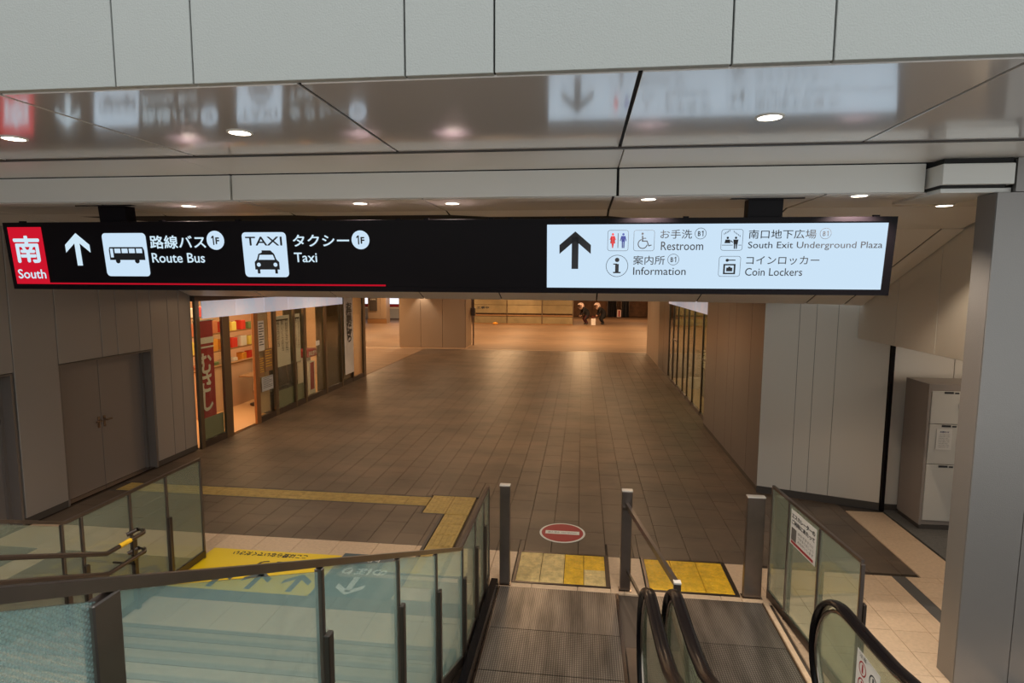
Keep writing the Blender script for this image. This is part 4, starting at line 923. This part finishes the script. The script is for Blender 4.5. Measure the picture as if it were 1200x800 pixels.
# lit storefront far left
w3 = struct('window_3')
for x0, x1 in ((-17.3, -15.3), (-14.9, -13.0), (-13.0, -10.9)):
    box('lit_pane', (x0+.03, x1-.03, 41.0, 41.03, 1.12, 2.4), M['skyglow'], w3); box('red_band', (x0+.03, x1-.03, 40.98, 41.03, .92, 1.10), M['red'], w3)
    box('sill', (x0+.03, x1-.03, 40.97, 41.03, .78, .90), M['white'], w3); box('grey_stall', (x0+.03, x1-.03, 41.0, 41.05, .10, .76), M['pale'], w3)
    box('frame_post', (x0-.03, x0+.03, 40.95, 41.05, 0, 2.6), M['steelp'], w3)
# pale hoarding of boards between posts
hd = thing('hoarding', 'pale lit hoarding of two board rows across the corridor\'s far end', 'hoarding', (-7.1, 38.3, 0))
xsH = [0, 2.2, 4.5, 6.5]
for a, b in zip(xsH, xsH[1:]):
    box('board', (a+.03, b-.03, 0, .03, .06, .50), M['hoard'], hd, .004); box('board', (a+.03, b-.03, 0, .03, .72, 1.25), M['hoard'], hd, .004); box('board', (a+.03, b-.03, 0, .03, 1.27, 1.95), M['hoard'], hd, .004)
for a in xsH: box('post', (a-.03, a+.03, -.02, .05, 0, 2.0), M['brz'], hd)
box('rail', (0, 6.5, -.02, .0, .54, .62), M['wood'], hd); box('kerb', (0, 6.5, -.05, .06, 0, .055), M['wood'], hd)
text('工事中', .2, 1.0, 1.0, 1.15, lambda u, q: Vector((u, -.004, q)), M['ink'], hd, .05)
t = thing('orange_bundle', 'small orange bundle on the floor before the hoarding', 'bundle', (-5.6, 37.85, 0)); bm = bmesh.new(); bmesh.ops.create_icosphere(bm, subdivisions=2, radius=.11)
for v_ in bm.verts: v_.co.z = v_.co.z*.7+.075; v_.co.x *= 1.5; v_.co += v_.normal*random.random()*.02
fin('sack', bm, cols[1], t, True)
# distant brown wall
wd = struct('wall_far')
box('wall_core', (-22, 9, 47.1, 47.3, 0, 2.8), M['rust'], wd)
for k in range(12): piece('cladding_panel', -9+1.4*k+.01, -7.6+1.4*k-.01, 47.0, 47.08, .05, 2.68, M['rust'], wd, .004)
box('wall_core', (6.2, 6.4, 24.4, 47, 0, 2.8), M['rust'], wd); box('wall_core', (2.66, 6.2, 24.3, 24.4, 0, 2.8), M['pillar'], wd)
box('wall_core', (-22, -21.8, 24.4, 47, 0, 2.8), M['rust'], wd); box('wall_core', (-21.8, -21.6, 17.3, 24.4, 0, 2.8), M['pillar'], wd); box('wall_core', (-21.8, -10.1, 17.3, 17.44, 0, 2.8), M['pillar'], wd); box('wall_core', (-21.8, -17.3, 41, 41.1, 0, 2.8), M['rust'], wd)
box('wall_core', (-6.95, -6.7, 17.42, 24.3, 0, 2.8), M['pillar'], wd) if False else None
def curtain(x, w, h, label, m):
    t = thing('dark_curtain', label, 'curtain', (x, 46.6, 0)); bm = bmesh.new(); n = 12
    pts = [(-w/2+w*k/n, .05*math.sin(k*1.9)) for k in range(n+1)]
    for a, b in zip(pts, pts[1:]): prism(bm, [(a[0]*1.2, a[1], .02), (b[0]*1.2, b[1], .02), (b[0], b[1], h), (a[0], a[1], h)], (0, .03, 0))
    fin('drape', bm, m, t); bm = bmesh.new(); tube(bm, [(-w/2-.05, 0, h), (w/2+.05, 0, h)], .02, n=8, up=Vector((0, 0, 1))); fin('rod', bm, M['steelp'], t)
    for s in (-1, 1): bm = bmesh.new(); bx(bm, s*(w/2+.04)-.012, s*(w/2+.04)+.012, .0, .024, 0, h); fin('upright', bm, M['steelp'], t)
curtain(2.3, .62, 2.2, 'black hanging drape against the distant brown wall', M['jacket']); curtain(3.3, .52, 2.0, 'narrower navy hanging drape right of the black one', M['seat'])
t = thing('luggage_case', 'patterned red and white case between the two distant drapes', 'case', (2.82, 46.2, 0)); bm = bmesh.new(); bx(bm, -.16, .16, -.1, .1, .04, .62, .03); fin('shell', bm, M['cap'], t)
bm = bmesh.new(); bx(bm, -.05, .05, -.105, -.1, .1, .56); fin('stripe', bm, M['red'], t)
for s in (-1, 1): bm = bmesh.new(); cyl(bm, (s*.12-.015, 0, .04), .04, .03, 12, 0); fin('wheel', bm, M['seat'], t)
bm = bmesh.new(); tube(bm, [(-.08, 0, .6), (-.08, 0, .95), (.08, 0, .95), (.08, 0, .6)], .012, n=6, up=Vector((0, 1, 0))); fin('handle', bm, M['steelp'], t)
# ================================================================== PEOPLE (distant, bending forward)
def person(x, y, rz, label, trm):
    t = thing('person', label, 'person', (x, y, 0), (0, 0, rz)); t.scale = (1.1, 1.1, 1.08)
    # skeleton in local space, facing -X, bent at the hips
    V = {'pel': ((0, 0, .60), .20), 'bel': ((-.06, 0, .76), .21), 'chest': ((-.20, 0, .96), .24), 'neck': ((-.34, 0, 1.07), .065), 'head': ((-.44, 0, 1.10), .105), 'head2': ((-.50, 0, 1.06), .085),
         'hl': ((.0, .12, .55), .15), 'kl': ((-.22, .16, .34), .10), 'al': ((-.05, .14, .08), .045), 'tl': ((-.19, .15, .035), .04), 'hr': ((.0, -.12, .55), .15), 'kr': ((-.20, -.16, .34), .10), 'ar': ((-.02, -.14, .08), .045), 'tr': ((-.16, -.15, .035), .04),
         'sl': ((-.25, .23, .97), .10), 'el': ((-.32, .26, .72), .05), 'wl': ((-.44, .17, .56), .035), 'sr': ((-.25, -.23, .97), .10), 'er': ((-.32, -.26, .72), .05), 'wr': ((-.44, -.17, .56), .035)}
    E_ = [('pel', 'bel'), ('bel', 'chest'), ('chest', 'neck'), ('neck', 'head'), ('head', 'head2'), ('pel', 'hl'), ('hl', 'kl'), ('kl', 'al'), ('al', 'tl'), ('pel', 'hr'), ('hr', 'kr'), ('kr', 'ar'), ('ar', 'tr'), ('chest', 'sl'), ('sl', 'el'), ('el', 'wl'), ('chest', 'sr'), ('sr', 'er'), ('er', 'wr')]
    for s, w in ((1, 'wl'), (-1, 'wr')):
        b0 = Vector(V[w][0])
        for f_ in range(5):
            k = w+'f%d' % f_; L = (.07, .09, .095, .09, .07)[f_]; V[k] = ((b0.x-L*.8+(.03 if f_ == 0 else 0), b0.y+(f_-2)*.018-s*.0, b0.z-L*.7), .010); E_.append((w, k))
    keys = list(V); me = bpy.data.meshes.new('body'); me.from_pydata([V[k][0] for k in keys], [(keys.index(a), keys.index(b)) for a, b in E_], [])
    o = bpy.data.objects.new('body', me); link(o, t); md = o.modifiers.new('s', 'SKIN'); md.use_smooth_shade = True
    for i, k in enumerate(keys): me.skin_vertices[0].data[i].radius = (V[k][1], V[k][1])
    me.skin_vertices[0].data[0].use_root = True
    sd = o.modifiers.new('d', 'SUBSURF'); sd.levels = 1; sd.render_levels = 1
    bpy.context.view_layer.update(); nm = bpy.data.meshes.new_from_object(o.evaluated_get(bpy.context.evaluated_depsgraph_get())); o.modifiers.clear(); o.data = nm
    nm.materials.clear()
    for m_ in (M['jacket'], trm, M['skin'], M['seat']): nm.materials.append(m_)
    for p_ in nm.polygons:
        c_ = p_.center; p_.use_smooth = True
        p_.material_index = 2 if (c_.x < -.385 and c_.z > .98) or (c_.x < -.42 and c_.z < .58) else (3 if c_.z < .09 else (1 if c_.z < .60 and c_.x > -.3 and abs(c_.y) < .22 else 0))
    # pale hood / hat with ear, face features
    bm = bmesh.new(); bmesh.ops.create_uvsphere(bm, u_segments=16, v_segments=10, radius=.215)
    for v_ in bm.verts: v_.co = Vector((v_.co.x*.95-.43, v_.co.y, v_.co.z*1.0+1.13))
    bmesh.ops.delete(bm, geom=[v_ for v_ in bm.verts if v_.co.x < -.50 and v_.co.z < 1.14], context='VERTS'); fin('hat', bm, M['cap'], t, True)
    bm = bmesh.new()
    for s in (-1, 1): bmesh.ops.create_icosphere(bm, subdivisions=1, radius=.012, matrix=Matrix.Translation((-.575, s*.032, 1.08)))
    fin('eyes', bm, M['ink'], t)
    bm = bmesh.new(); cyl(bm, (-.60, 0, 1.05), .008, .04, 8, 0, .016); bx(bm, -.585, -.57, -.022, .022, 1.012, 1.02); fin('nose_and_mouth', bm, M['skin'], t)
person(.35, 38.9, R(14), 'person in black jacket and pale hat bending forward, left of the pair', M['trous']); person(1.42, 39.0, R(8), 'person in black jacket and pale hat bending forward, right of the pair', M['jacket'])
t = thing('shopping_bag', 'pale bag on the floor between the two bending people', 'bag', (.72, 38.6, 0)); bm = bmesh.new(); prism(bm, [(-.14, -.08, 0), (.14, -.08, 0), (.14, .08, 0), (-.14, .08, 0)], (0, 0, .42)); fin('sack', bm, M['clothw'], t)
bm = bmesh.new(); tube(bm, [(-.08, 0, .42), (-.07, 0, .56), (.07, 0, .56), (.08, 0, .42)], .01, n=6, up=Vector((0, 1, 0))); fin('handle', bm, M['red'], t)
